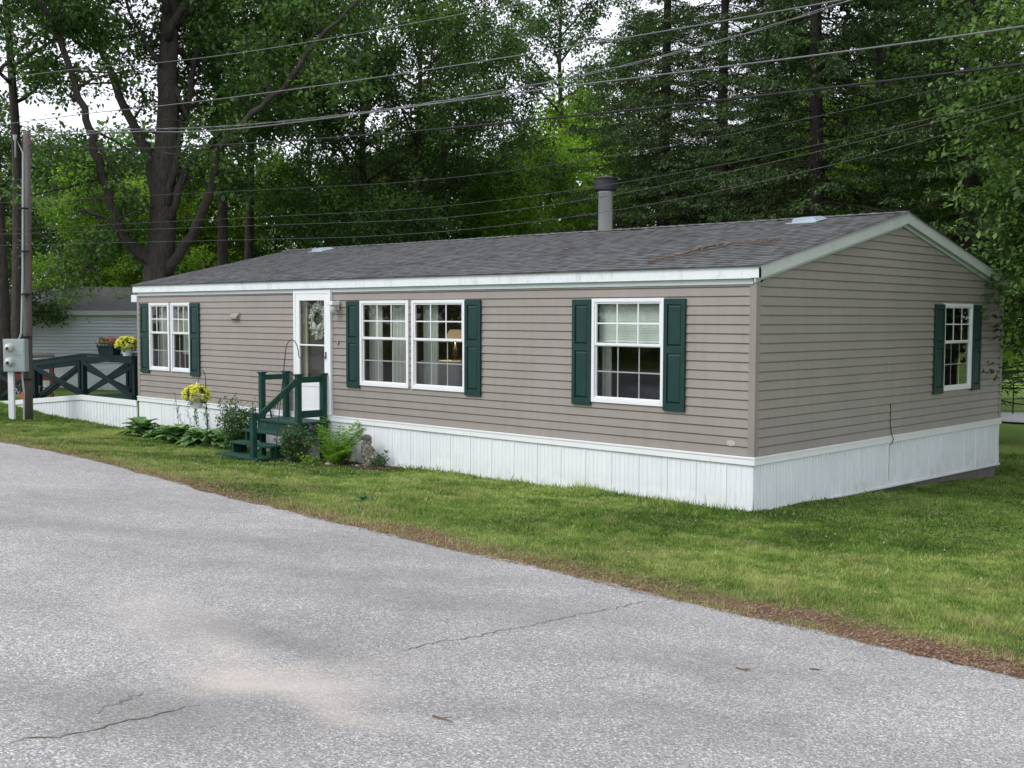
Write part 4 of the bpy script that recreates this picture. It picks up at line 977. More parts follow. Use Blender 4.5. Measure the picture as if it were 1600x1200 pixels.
dA = deciduous('broadleaf_tree', 11, 16, 3.2, 4.6, .20, 30, 'maple', 30)
dB = deciduous('broadleaf_tree', 23, 14, 1.6, 4.0, .15, 30, 'maple', 32)
dC = deciduous('young_tree', 37, 7.5, .6, 2.5, .06, 22, 'lime', 30, .12)
cA = conifer('spruce_tree', 5, 19, 4.2, 4.4, .24)
cB = conifer('spruce_tree', 8, 17, 3.4, 3.3, .17)
dD = deciduous('broadleaf_tree', 51, 17, 8.0, 3.6, .22, 16, 'maple', 34)
dE = deciduous('broadleaf_tree', 63, 8.5, 1.0, 3.3, .10, 24, 'maple', 34)
TREES = [
 (dD, 4, 30, 1.0, .3, 'dark trunk at the left edge of the photo beside the utility pole', 'dark trunks at the left edge'),
 (dD, 27, 33, 1.0, 2.3, 'dark trunk rising right behind the utility pole', 'dark trunks at the left edge'),
 (dE, -60, 36, .95, 1.0, 'low leafy tree at the left edge behind the utility pole'),
 (dE, 95, 44, 1.0, 2.5, 'shady low tree behind the grey neighbouring home'),
 (dE, 200, 50, 1.05, 4.5, 'shady low tree behind the fork of the big maple'),
 (dE, 290, 44, .85, 5.5, 'shady low tree just right of the big maple trunk'),
 (dD, 345, 36, 1.0, 2.0, 'dark slim trunk immediately right of the big forked maple'),
 (dD, 388, 38, .95, 3.1, 'dark trunk second to the right of the big forked maple'),
 (dA, 575, 38, 1.0, 4.0, 'dark tree behind the roof to the left of centre'),
 (dA, 650, 37, .95, 5.1, 'dark tree behind the roof close to the centre'),
 (dB, 725, 42, .92, .7, 'broad dark tree at the left side of the gap of open sky'),
 (dB, 480, 44, 1.05, 1.6, 'dark tree in shade behind the left third of the roof'),
 (dB, 800, 50, .66, 4.4, 'lower tree in the background under the gap of open sky'),
 (dE, 610, 46, 1.0, .4, 'shady low tree behind the two dark trees left of centre'),
 (dC, 150, 41, .95, 0, 'bright green young tree left of the big maple trunk'),
 (dC, 215, 43, .9, 3, 'bright green young tree close behind the big maple trunk'),
 (dC, 310, 41, 1.0, 1, 'bright green young tree seen right of the big maple trunk'),
 (dC, 430, 42, 1.0, 2, 'yellow-green sapling behind the left part of the roof'),
 (dC, 530, 44, 1.0, 3, 'small sunlit tree low behind the roof left of centre'),
 (dC, 610, 42, .9, 5, 'small yellow-green tree between two dark trunks left of centre'),
 (dC, 700, 45, 1.1, 4, 'small light tree low behind the roof at centre'),
 (dC, 780, 40, .95, 5.5, 'small yellow-green tree where the dark trees end left of the chimney'),
 (dC, 850, 46, 1.2, 5, 'yellow-green young tree left of the metal chimney'),
 (dD, 880, 52, 1.15, 1.3, 'tall thin-crowned tree standing in the gap of open sky'),
 (dC, 905, 52, 1.5, 6, 'pale green young tree just behind the metal chimney'),
 (dC, 1010, 44, 1.1, 6.3, 'light green young tree right behind the metal chimney'),
 (dC, 1160, 44, 1.15, 2.7, 'light green young tree between the spruces right of the chimney'),
 (dC, 1250, 46, 1.35, 1.7, 'bright green young tree behind the thick-trunked spruce'),
 (dC, 1320, 36, 1.15, .5, 'bright green understory tree right of the roof vent'),
 (dC, 1400, 33, 1.15, 1.5, 'bright green understory tree behind the gable peak'),
 (dC, 1465, 31, 1.0, 2.5, 'light green sapling right of the gable peak'),
 (dC, 1515, 35, 1.1, 3.5, 'light green sapling beyond the far gable corner'),
 (cA, 1125, 33, 1.0, 0, 'tall spruce with layered boughs just right of the chimney'),
 (cA, 1268, 28, 1.0, 1.1, 'thick-trunked spruce rising behind the roof vent'),
 (cA, 1505, 25.5, .95, 2.2, 'straight spruce trunk to the right of the gable peak'),
 (cB, 1196, 38, 1.05, 3.3, 'slim spruce between the chimney and the roof vent'),
 (cB, 1228, 41, 1.0, 4.4, 'thin spruce close behind the left side of the thick-trunked spruce'),
 (cA, 1035, 37, 1.08, 5.5, 'spruce with branches reaching over the chimney'),
 (cB, 1380, 37, 1.1, .9, 'spruce behind the right part of the roof ridge'),
 (cB, 1650, 28, 1.0, 2.9, 'dark spruce at the right edge of the photo'),
 (cA, 1535, 42, .9, 3.9, 'distant spruce far behind the house corner'),
 (dD, 1370, 30, .95, 1.2, 'high-crowned leafy tree in front of the spruces above the gable peak'),
 (dD, 1450, 33, .9, 3.2, 'high-crowned leafy tree left of the straight spruce trunk'),
 (dD, 1000, 43, .8, 2.2, 'slender leafy tree between the open sky and the spruces'),
 (dA, 1430, 43, .85, 4.9, 'tall broadleaf tree behind the spruces above the gable peak'),
 (dA, 1300, 47, .85, .2, 'broadleaf tree far behind the spruces above the roof vent'),
 (dE, 1100, 54, 1.1, 5.9, 'broadleaf tree far behind the spruces right of the chimney'),
 (dB, 1850, 23, .9, 1.9, 'unseen broadleaf tree added beyond the right edge to shade the gable wall'),  # unseen trees from here on, added to darken the gable wall and lawn
 (dB, 2120, 18, .9, 2.9, 'nearer unseen broadleaf tree added beyond the right edge of the lawn for shade'),
 (dB, 2250, 15, 1.1, 4.9, 'nearest unseen broadleaf tree added beyond the right edge of the lawn for shade'),
]
for pr_, px, dp, s_, r_, lb, *_g in TREES: plant(pr_, px, dp, s_, r_, lb, 'tree', 'trees behind the mobile home')

# the big forked maple
rg = np.random.default_rng(77); MD = 31.0
root = empty('maple_tree', tuple(at(253, 494, MD)*[1,1,0]+[0,0,-.7]), 'big forked maple with a thick trunk rising behind the left end of the roof', 'tree')
mb = MB(); sp = []; sc = MD/FPX
def lim(pts, r0, r1, dd, sub=9, leafy=True, start=.3):
    """limb through photo points; dd = how far it leans away (+) or towards the road (-)"""
    q = [at(px, py, MD+dd*(i/(len(pts)-1))**1.2) for i, (px, py) in enumerate(pts)]; Q = []
    for i in range(len(q)-1):
        for j in range(4): Q.append(q[i]+(q[i+1]-q[i])*j/4+rg.normal(0, .03, 3))
    Q.append(q[-1]); n = len(Q)-1; rr_ = [(r0+(r1-r0)*i/n)*sc/2*.86 for i in range(n+1)]
    mb.tube(Q, rr_, 10)
    if leafy:
        Ln = sum(np.linalg.norm(Q[i+1]-Q[i]) for i in range(n))
        for k in range(sub):
            t = start+(1-start)*(k+rg.random())/sub; i = min(int(t*n), n-1); p = Q[i]; d = Q[i+1]-Q[i]; d /= np.linalg.norm(d)
            d2 = d*.4+rg.normal(0, .8, 3); l2 = rg.uniform(1.2, 2.8); w_ = limb_path(rg, p, d2+AF*.5, l2, 5, .1, .12)
            crown_from_limb(rg, mb, w_, rr_[i]*.4, sp, 5, .5, .3)
lim([(252,700),(250,520),(248,430),(254,330),(262,200),(262,100),(266,0),(262,-140),(268,-300)], 66, 16, .6, 14, True, .55)
lim([(240,410),(205,385),(180,340),(165,290),(150,240),(140,200),(120,140),(100,80),(60,0),(30,-90)], 20, 8, -2.5, 14)
lim([(246,330),(236,250),(205,190),(170,110),(140,30),(120,-60)], 22, 8, 2.5, 11)
lim([(258,430),(300,365),(330,300),(345,230),(380,190),(440,140),(500,60),(560,0)], 20, 5, -3, 14)
lim([(264,340),(290,262),(330,225),(360,190),(420,110),(470,20)], 18, 7, 3, 10)
lim([(243,415),(215,400),(190,370),(165,340),(120,330)], 12, 5, -1.5, 8)
lim([(262,320),(285,210),(300,120),(320,20),(330,-60)], 15, 7, 1.5, 10)
lim([(250,100),(225,60),(200,20),(190,-40)], 9, 4, -1.5, 7)
lim([(262,60),(300,-20),(360,-90),(440,-140)], 16, 6, -2, 10)
lim([(264,20),(230,-80),(150,-150),(60,-190)], 16, 6, -2.5, 12)
mb.build('trunk', M['bark'], root, smooth=True)
sp = [p for p in sp if abs(800+FPX*np.dot(p-CAM, AR)/np.dot(p-CAM, AF)-258) > 34 or np.dot(p-CAM, AF) > MD+.5]; sp = [p for p in sp if p[2] > 3.2 or rg.random() < .35]; sp = [p for p in sp if not (60 < 800+FPX*np.dot(p-CAM, AR)/np.dot(p-CAM, AF) < 345 and 70 < 600-FPX*np.dot(p-CAM, AU)/np.dot(p-CAM, AF) < 330 and rg.random() < .45)]
P, Dn, T = blob_leaves(rg, sp, rg.uniform(.2, .42, len(sp)), 17)
leaves('crown', P, Dn, .145, M['maple'], root, T, 3)

# broadleaf tree at the right edge whose low boughs hang past the far corner of the gable
rg = np.random.default_rng(41); b0 = at(1690, 494, 19.0)
root = empty('maple_tree', (b0[0], b0[1], H(b0[0], b0[1])), 'leafy maple at the right edge whose low green boughs hang beside the gable corner', 'tree')
mb = MB(); sp = []
mb.tube([(b0[0], b0[1], -1.4), (b0[0]+.05, b0[1], 3), (b0[0], b0[1]+.1, 8), (b0[0], b0[1], 12)], [.19,.16,.1,.04], 10)
def bough(z0, pts, dd):
    p = [np.array([b0[0], b0[1], z0])]+[at(px, py, 18.6+dd*i) for i, (px, py) in enumerate(pts)]; Q = []
    for i in range(len(p)-1):
        for j in range(3): Q.append(p[i]+(p[i+1]-p[i])*j/3+rg.normal(0, .03, 3))
    Q.append(p[-1]); crown_from_limb(rg, mb, Q, .045, sp, 14, .22, .2)
bough(1.6, [(1650,440),(1615,455),(1590,470)], -.1)
bough(2.2, [(1650,370),(1610,390),(1590,420)], .1)
bough(2.8, [(1650,300),(1600,320),(1570,370)], .1)
bough(3.2, [(1640,250),(1580,290),(1535,310)], .2)
bough(3.8, [(1640,190),(1570,200),(1520,230)], .2)
bough(4.4, [(1640,120),(1560,150),(1500,165)], .1)
bough(5.2, [(1640,40),(1580,60),(1500,70)], .2)
bough(1.2, [(1660,500),(1625,520),(1600,535)], 0)
bough(6, [(1660,-60),(1600,-60),(1500,-50)], .2); bough(7, [(1700,-160),(1650,-190)], -.5)
for k in range(10): crown_from_limb(rg, mb, limb_path(rg, (b0[0], b0[1], 1.8+k), (math.cos(.9+k*2.4*.5), math.sin(.2+k*1.2), .4), 2.6), .04, sp)
mb.build('trunk', M['bark'], root, smooth=True)
P, Dn, T = blob_leaves(rg, sp, rg.uniform(.14, .28, len(sp)), 13)
leaves('crown', P, Dn, .115, M['lime2'] if 'lime2' in M else M['maple'], root, np.clip(T+.22, 0, 1), 4)

# the wood far behind and an added unseen row behind the camera, one mass
rg = np.random.default_rng(90); mb = MB(); cs = []; rs = []
for k in range(1500):
    px = rg.uniform(-420, 2050); dp = rg.uniform(56, 86); topz = 7.5+3.0*math.sin(px*.011)+2*math.sin(px*.031+1)+(dp-56)*.12
    z = rg.uniform(-.5, 1)*0+rg.random()**.8*topz
    if z < 2.2 and rg.random() < .3: continue
    q = CAM+dp*(AF*np.array([1,1,0])+(px-800)/FPX*AR*np.array([1,1,0])); cs.append(np.array([q[0], q[1], z-.3])); rs.append(rg.uniform(.9, 2.0))
for k in range(1100):  # unseen foliage added behind the camera to darken the window reflections
    if k >= 900: cs.append(np.array([rg.uniform(-75, -14), rg.uniform(-34, -24), rg.random()**.8*8])); rs.append(rg.uniform(1.2, 2.4)); continue
    an = rg.uniform(2.6, 6.6); dp = rg.uniform(30, 44); q = CAM+np.array([math.cos(an), math.sin(an), 0])*dp
    if q[1] > -14: continue
    cs.append(np.array([q[0], q[1], rg.random()**.8*(9+2.5*math.sin(an*9)+1.5*math.sin(an*23))])); rs.append(rg.uniform(.9, 2.0))
P, Dn, T = blob_leaves(rg, cs, rs, 75, .6)
fw = leaves('distant_woodland', P, Dn, .34, M['maple'], None, np.clip(T+.12, 0, 1), 5); tag(fw, 'mass of distant green woodland far behind the mobile home, with an added unseen row behind the camera', 'woodland', kind='stuff')

# ------------------------------------------------------------------ planting beside the house
def bushy(name, c_, r_, h_, n, size, mat, seed, label, cat, stems=10, flowers=None, flat=1.0):
    rg = np.random.default_rng(seed); x, y = c_; z = H(x, y); root = empty(name, (x, y, z), label, cat); mb = MB(); cs = []
    for k in range(stems):
        an = rg.uniform(0, 6.28); rr_ = r_*rg.uniform(.3, 1); top = np.array([x+rr_*math.cos(an), y+min(.2, rr_*math.sin(an)), z+h_*rg.uniform(.55, 1)])
        b_ = np.array([x+rg.normal(0,.05), y+rg.normal(0,.05), z-.03]); m_ = (b_+top)/2+np.array([rg.normal(0,.04), rg.normal(0,.04), .06]); mb.tube([b_, m_, top], [.008,.006,.003], 5)
        for f_ in np.linspace(.25, 1, 7): cs.append(b_+(top-b_)*f_+rg.normal(0, r_*.13, 3))
    mb.build('stems', M['thinstem'], root); cs = np.array(cs)
    P, Dn, T = blob_leaves(rg, cs, rg.uniform(.07, .13, len(cs))*r_/.35, max(3, n//len(cs)), .8); P[:, 2] = np.maximum(P[:, 2], z+.01)
    leaves('foliage', P, Dn, size, M[mat], root, T, seed)
    if flowers:
        mt, nf, fs = flowers; idx = rg.choice(len(P), nf); Q = P[idx]+np.array([0, -.04, .02])
        for q in Q:
            V = []; D2 = []; T2 = []
            for k in range(6): a_ = k*1.047; V.append(q); D2.append([math.cos(a_), -.5, math.sin(a_)]); T2.append(rg.random())
            leaves('flower', np.array(V), np.array(D2), fs, M[mt], root, np.array(T2), seed+1, .8, .2)
    return root
def rosette(c_, r_, n, seed, label):
    """hosta: broad arching leaves from a crown"""
    rg = np.random.default_rng(seed); x, y = c_; z = H(x, y); root = empty('hosta_plant', (x, y, z), label, 'plant'); V = []; F = []; T = []
    for k in range(n):
        az = rg.uniform(0, 6.28); Ll = r_*rg.uniform(.5, 1.05); wd = rg.uniform(.07, .10); el = rg.uniform(.5, 1.35); tone = np.clip(rg.normal(.45, .2), 0, 1); b_ = len(V); m = 6
        ca, sa = math.cos(az), math.sin(az)*.75
        for j in range(m+1):
            s_ = j/m; hd = Ll*(s_*math.cos(el)+.25*s_*s_); vz = Ll*(1.15*s_*math.sin(el)-.55*s_*s_); ww = wd*math.sin(min(1, max(0, (s_-.28)/.72))*math.pi)**.7 if s_ > .28 else .006
            p = np.array([x+ca*hd, min(y+sa*hd, -.05), max(z+.02, z+.02+vz)]); sd_ = np.array([-math.sin(az), math.cos(az), 0])
            V += [p-sd_*ww+UPV*ww*.35, p-UPV*.0, p+sd_*ww+UPV*ww*.35]; T += [tone+.15, tone-.1, tone+.15]
        for j in range(m):
            a0 = b_+3*j; F += [(a0, a0+1, a0+4, a0+3), (a0+1, a0+2, a0+5, a0+4)]
    npmesh('leaves', V, F, M['hosta'], root, tone=np.clip(T, 0, 1), smooth=True); return root
rosette((-13.35,-.72), .62, 80, 1, 'dark low hosta clump at the left end of the flower bed')
rosette((-12.75,-.62), .50, 50, 4, 'smaller hosta leaning between the two main clumps in the bed')
rosette((-12.1,-.70), .60, 90, 2, 'large light-edged hosta clump just left of the hanging yellow flowers pole')
rosette((-11.4,-.62), .58, 80, 3, 'hosta clump at the foot of the pole holding the yellow flowers')
def stalks(c_, n, h_, spread, seed, label):
    rg = np.random.default_rng(seed); x, y = c_; z = H(x, y); root = empty('flower_stalks', (x, y, z), label, 'plant'); mb = MB(); P = []; Dn = []
    for k in range(n):
        x0 = x+rg.uniform(-spread, spread); lean = rg.normal(-.08, .14); hh = h_*rg.uniform(.6, 1); b_ = np.array([x0, y+rg.uniform(-.1,.15), z]); tp_ = b_+np.array([lean, rg.normal(0,.05), hh])
        mb.tube([b_, (b_+tp_)/2+np.array([lean*-.2,0,0]), tp_], [.005,.004,.002], 4)
        for f_ in np.linspace(.5, 1, 11):
            P.append(b_+(tp_-b_)*f_); Dn.append([rg.normal(0,1), rg.normal(0,.6), .7])
    mb.build('stems', M['thinstem'], root); leaves('leaves', np.array(P), np.array(Dn), .085, M['bushleaf'], root, None, seed, .3)
rosette((-11.0,-.45), .52, 70, 8, 'hosta clump right beside the rose bush')
rosette((-12.55,-.35), .55, 70, 9, 'hosta clump close against the white skirting behind the others')
stalks((-12.0,-.40), 11, .95, .55, 6, 'thin upright stalks with narrow leaves rising behind the hostas')
bushy('rose_bush', (-10.25,-.55), .46, .92, 3400, .055, 'bushleaf', 11, 'loose leafy rose bush with a few white blooms left of the green steps', 'bush', 26, ('whitepetal', 9, .035))
bushy('clematis_vine', (-7.92,-.98), .32, .58, 2000, .05, 'bushleaf', 12, 'small vine with purple flowers at the right foot of the green steps', 'plant', 12, ('purple', 26, .05))
bushy('weed_clump', (-6.72,-.22), .16, .22, 200, .055, 'bushleaf', 13, 'low weed growing against the white skirting right of the dog figure', 'plant', 8)
bushy('weed_clump', (-7.55,-1.05), .22, .16, 160, .05, 'lime', 14, 'low leafy weed in front of the fern', 'plant', 8)
bushy('weed_clump', (-3.3,-3.3), .10, .06, 90, .05, 'hosta', 52, 'single pale broad-leaved weed in the lawn below the double window', 'plant', 7)
def fern(c_, n, h_, seed, label):
    rg = np.random.default_rng(seed); x, y = c_; z = H(x, y); root = empty('fern_plant', (x, y, z), label, 'fern'); P = []; Dn = []; T = []; mb = MB()
    for k in range(n):
        az = rg.uniform(0, 6.28); Lf = h_*rg.uniform(.65, 1.1); el = rg.uniform(.8, 1.5); tone = np.clip(rg.normal(.5, .2), 0, 1); prev = None; q = []
        for j in range(15):
            s_ = j/14; p = np.array([x+math.cos(az)*Lf*(s_*math.cos(el)+.16*s_*s_), min(-.05, y+math.sin(az)*Lf*(s_*math.cos(el)+.16*s_*s_)), z+Lf*(s_*math.sin(el)-.18*s_**2)]); q.append(p)
            if j > 2:
                d = p-q[-2]; d /= np.linalg.norm(d); sd_ = np.cross(d, UPV+rg.normal(0,.1,3)); sd_ /= np.linalg.norm(sd_); pl_ = .20*math.sin(math.pi*(s_*.86+.1))
                for sg in (-1, 1):
                    for f_ in (0, .35, .7):
                        P.append(p+sg*sd_*pl_*f_); Dn.append(sg*sd_+d*.45); T.append(tone+rg.normal(0,.08))
        mb.tube(q, .003, 4, False)
    mb.build('stems', M['thinstem'], root); leaves('fronds', np.array(P), np.array(Dn), .075, M['fern'], root, np.clip(T, 0, 1), seed, .42, .15)
fern((-7.62,-.42), 20, .88, 21, 'tall bright green fern beside the right side of the steps')
fern((-7.32,-.62), 14, .46, 22, 'lower yellow-green fern between the tall fern and the dog figure')
# mulch bed under the planting: loose chips over bare soil
rg = np.random.default_rng(31); N = 5200
x = rg.uniform(-8.4, -6.35, N); yb = -1.0-.16*np.sin(x*3)-.07*np.sin(x*11)+.42*np.clip(x+7.3, 0, 1); y = -.03+(yb+.03)*rg.random(N)**.8+rg.normal(0, .035, N); y = np.minimum(y, -.03)
z = hgt(x, y)+rg.uniform(.0, .018, N); an = rg.uniform(0, np.pi, N); L_ = rg.uniform(.008, .035, N); W_ = rg.uniform(.004, .011, N); ca, sa = np.cos(an), np.sin(an)
V = np.stack([np.stack([x-ca*L_, y-sa*L_, z], 1), np.stack([x+sa*W_, y-ca*W_, z+.004], 1), np.stack([x+ca*L_, y+sa*L_, z+rg.uniform(-.008, .012, N)], 1), np.stack([x-sa*W_, y+ca*W_, z+.005], 1)], 1).reshape(-1, 3)
M['chips'] = leaf('mulch_chips', (.035,.018,.010), (.085,.048,.030), (.17,.11,.08), .02, .95)
tag(npmesh('mulch', V, np.arange(4*N).reshape(-1, 4), M['chips'], tone=np.repeat(rg.random(N), 4)), 'brown mulch chips under the fern beside the steps', 'mulch', kind='stuff')
for i, (x, y, s_) in enumerate(((-7.28,-.82,.07), (-6.95,-.50,.055))):
    bm = bmesh.new(); bmesh.ops.create_icosphere(bm, subdivisions=3, radius=s_); rr = random.Random(i)
    ph = [rr.uniform(0, 6) for _ in range(4)]
    for v in bm.verts: v.co *= 1+.12*math.sin(v.co.x*30+ph[0])*math.sin(v.co.y*26+ph[1])+.08*math.sin(v.co.z*40+ph[2]); v.co.z *= .55
    me = bpy.data.meshes.new('stone'); bm.to_mesh(me); bm.free(); me.materials.append(M['dogstone']); o = bpy.data.objects.new('stone', me); C.objects.link(o); o.location = (x, y, H(x, y)+s_*.3)
    tag(o, ['small pale stone in front of the lower fern', 'small stone at the feet of the dog figure'][i], 'stone')

# dog figure
dx, dy = -7.02, -.24; dzg = H(dx, dy); fwv = np.array([-.725, -.689, 0]); lft = np.array([-.689, .725, 0])
root = empty('dog_figure', (dx, dy, dzg), 'weathered grey concrete dog figure sitting by the white skirting', 'garden figure')
bm = bmesh.new()
def ell(f_, s_, u_, rf, rs, ru, tilt=0):
    m = Matrix.Translation(Vector(fwv*f_+lft*s_+UPV*u_)) @ Matrix(((fwv[0], lft[0], 0, 0), (fwv[1], lft[1], 0, 0), (0, 0, 1, 0), (0, 0, 0, 1))) @ Matrix.Rotation(tilt, 4, 'Y') @ Matrix.Diagonal((rf, rs, ru, 1))
    bmesh.ops.create_icosphere(bm, subdivisions=3, radius=1, matrix=m)
ell(-.08, 0, .13, .13, .11, .13); ell(-.04, 0, .22, .10, .09, .14, .35); ell(.01, 0, .30, .085, .08, .12, .25); ell(.03, 0, .24, .07, .075, .09)
ell(.005, 0, .38, .06, .06, .08); ell(.0, 0, .46, .075, .065, .065); ell(.085, 0, .478, .065, .036, .030, -.15); ell(.14, 0, .49, .022, .024, .022); ell(.04, 0, .445, .05, .032, .02, -.1)
ell(-.035, .062, .43, .032, .016, .075, .2); ell(-.035, -.062, .43, .032, .016, .075, .2); ell(-.01, 0, .385, .075, .075, .018, .12)
for sg in (-1, 1):
    ell(.055, sg*.05, .16, .028, .026, .13, .05); ell(.065, sg*.05, .06, .026, .024, .07); ell(.085, sg*.05, .025, .045, .028, .024)
    ell(-.05, sg*.085, .10, .10, .045, .085, .3); ell(.01, sg*.10, .03, .075, .03, .028)
ell(-.19, .03, .03, .06, .025, .025); ell(-.02, 0, .012, .17, .13, .02)
me = bpy.data.meshes.new('body'); bm.to_mesh(me); bm.free(); me.materials.append(M['dogstone'])
o = bpy.data.objects.new('body', me); C.objects.link(o); o.parent = root; o.name = 'body'
m = o.modifiers.new('remesh', 'REMESH'); m.mode = 'VOXEL'; m.voxel_size = .007; m = o.modifiers.new('smooth', 'SMOOTH'); m.iterations = 3
tx = bpy.data.textures.new('dog_fur', 'CLOUDS'); tx.noise_scale = .03; m = o.modifiers.new('fur', 'DISPLACE'); m.texture = tx; m.strength = .018
mb = MB()
for sg in (-1, 1):
    c_ = np.array([dx, dy, dzg])+fwv*.063+lft*sg*.036+UPV*.495; mb.tube([c_-fwv*.004, c_+fwv*.004+lft*sg*.004], [.007,.007], 8)
c_ = np.array([dx, dy, dzg])+fwv*.155+UPV*.496; mb.tube([c_-fwv*.008, c_+fwv*.006], [.013,.010], 8); mb.build('eyes_and_nose', M['capmetal'], root)

# shepherd hooks, hanging basket, pots
def hook(base_, lean, Hh, sgn, label, hr=.10):
    x, y = base_; z = H(x, y); root = empty('plant_hook', (x, y, z), label, 'plant hook'); mb = MB(); arh = AR*np.array([1,1,0]); arh /= np.linalg.norm(arh)
    pts = [np.array([x, y, z-.1])]+[np.array([x, y, z])+arh*lean*t_+UPV*Hh*t_*.88 for t_ in (.33, .66, 1)]
    c_ = pts[-1]+arh*sgn*hr
    for k in range(1, 12): an = math.pi-k*math.pi/10; pts.append(c_+arh*sgn*hr*math.cos(an)+UPV*(Hh*.12)*math.sin(max(an, 0)) if k <= 10 else c_+arh*sgn*(hr+.01)+UPV*-.03)
    e_ = pts[-1]; pts += [e_+arh*sgn*.03-UPV*.02, e_+arh*sgn*.055+UPV*.02]
    mb.tube(pts, .007, 7); mb.build('pole', M['blackmetal'], root, smooth=True)
    mb = MB(); mb.tube([np.array([x, y, z+.06])-arh*.07, np.array([x, y, z+.06])+arh*.07], .005, 5); mb.tube([np.array([x, y, z+.06])-arh*.07, np.array([x, y, z-.06])-arh*.07], .005, 5); mb.build('foot', M['blackmetal'], root)
    return e_+arh*sgn*.03-UPV*.02
h1 = hook((-10.72,-.88), -.03, 1.42, -1, 'black metal hook holding the basket of yellow flowers in front of the far window', .06)
h2 = hook((-7.15,-1.95), .19, 1.95, 1, 'tall empty black hook in front of the green steps')
def flower_pot(name, top, label, cat, hang=True, r=.13, fr=.2, mt='yellow'):
    rg = np.random.default_rng(int(abs(top[0])*100)); x, y, z = top; root = empty(name, (x, y, z), label, cat)
    pot = MB(); pot.lathe((x, y, z), [(.001, 0), (r*.72, 0), (r, r*1.1), (r*1.06, r*1.1), (r*1.06, r*1.25), (r*.93, r*1.25), (r*.9, r*1.0), (.001, r*.98)], 24); pot.build('pot', M['pot'], root, smooth=False)
    c_ = np.array([x, y, z+r*1.1+fr*.45]); v = rg.normal(0, 1, (170, 3)); v /= np.linalg.norm(v, axis=1, keepdims=True); v[:, 2] = np.where(v[:, 2] < -.35, -v[:, 2], v[:, 2])
    P = c_+v*fr*np.array([1.05,1.05,.8])*rg.uniform(.85, 1.08, (170, 1)); V = []; D2 = []; T2 = []
    for q, nn in zip(P, v):
        if rg.random() < .2: continue
        e1 = np.cross(nn, [.3,.2,1]); e1 /= np.linalg.norm(e1); e2 = np.cross(nn, e1); tn = rg.random()
        for ring, (rr_, o_) in enumerate(((1, .25), (.6, .8))):
            for k in range(7): an = k*.9+ring*.4; V.append(q+nn*.006*ring); D2.append(e1*math.cos(an)+e2*math.sin(an)+nn*o_); T2.append(tn+rg.normal(0,.1))
    leaves('flowers', np.array(V), np.array(D2), .040, M[mt], root, np.clip(T2, 0, 1), 1, .8, .2)
    v = rg.normal(0, 1, (500, 3)); v /= np.linalg.norm(v, axis=1, keepdims=True); Q = c_+v*fr*rg.uniform(.5, .98, (500, 1))*np.array([1,1,.75]); leaves('leaves', Q, v, .05, M['bushleaf'], root, None, 2)
    if hang:
        mb = MB()
        for k in range(3): an = k*2.09; mb.tube([(x+r*math.cos(an), y+r*math.sin(an), z+r*1.2), (x+.01*math.cos(an), y+.01*math.sin(an), z+hang)], .004, 5)
        mb.tube([(x, y, z+hang-.02), (x, y, z+hang+.06)], .012, 8); mb.build('hanger', M['pot'], root)
    return root
flower_pot('hanging_basket', (h1[0], h1[1], h1[2]-.46), 'white hanging basket full of yellow flowers on a black hook', 'hanging basket', .42, .12, .215)
def on_y(px, py, Y_):
    d = AF+(px-800)/FPX*AR-(py-600)/FPX*AU; return CAM+d*(Y_-CAM[1])/d[1]
q = on_y(199, 556, .06); flower_pot('flower_pot', (q[0], q[1], dz(q[0])+.931), 'white pot of yellow flowers standing on the ramp railing', 'flower pot', False, .12, .21)
q = on_y(171, 553, .06); root = empty('planter_box', (q[0], q[1], dz(q[0])+.931), 'dark green planter box of pink flowers on the ramp railing', 'planter'); x, y, z = q[0], q[1], dz(q[0])+.931
mb = MB(); hw = .36
mb.add([(x-hw*.9,y-.08,z), (x+hw*.9,y-.08,z), (x+hw*.9,y+.08,z), (x-hw*.9,y+.08,z), (x-hw,y-.11,z+.2), (x+hw,y-.11,z+.2), (x+hw,y+.11,z+.2), (x-hw,y+.11,z+.2)], [(0,3,2,1), (0,1,5,4), (1,2,6,5), (2,3,7,6), (3,0,4,7)]); mb.box((x-hw-.01,y-.12,z+.18), (x+hw+.01,y-.105,z+.205)); mb.box((x-hw*.93,y-.09,z+.16), (x+hw*.93,y+.09,z+.17)); mb.build('box', M['darkgreen'], root)
rg = np.random.default_rng(6); P = np.stack([x+rg.uniform(-hw, hw, 350), y+rg.normal(0, .07, 350), z+.2+rg.uniform(0, .12, 350)], 1); leaves('leaves', P, rg.normal(0,1,(350,3))+UPV, .07, M['bushleaf'], root, None, 3)
Q = []; D2 = []
for k in range(46):
    c_ = np.array([x+rg.uniform(-hw*.6, hw*1.05), y+rg.normal(0,.07), z+.24+rg.uniform(0,.13)])
    for j in range(8): Q.append(c_); D2.append(rg.normal(0,1,3)+[0,-.5,.2])
leaves('flowers', np.array(Q), np.array(D2), .04, M['pink'], root, None, 4, .8)

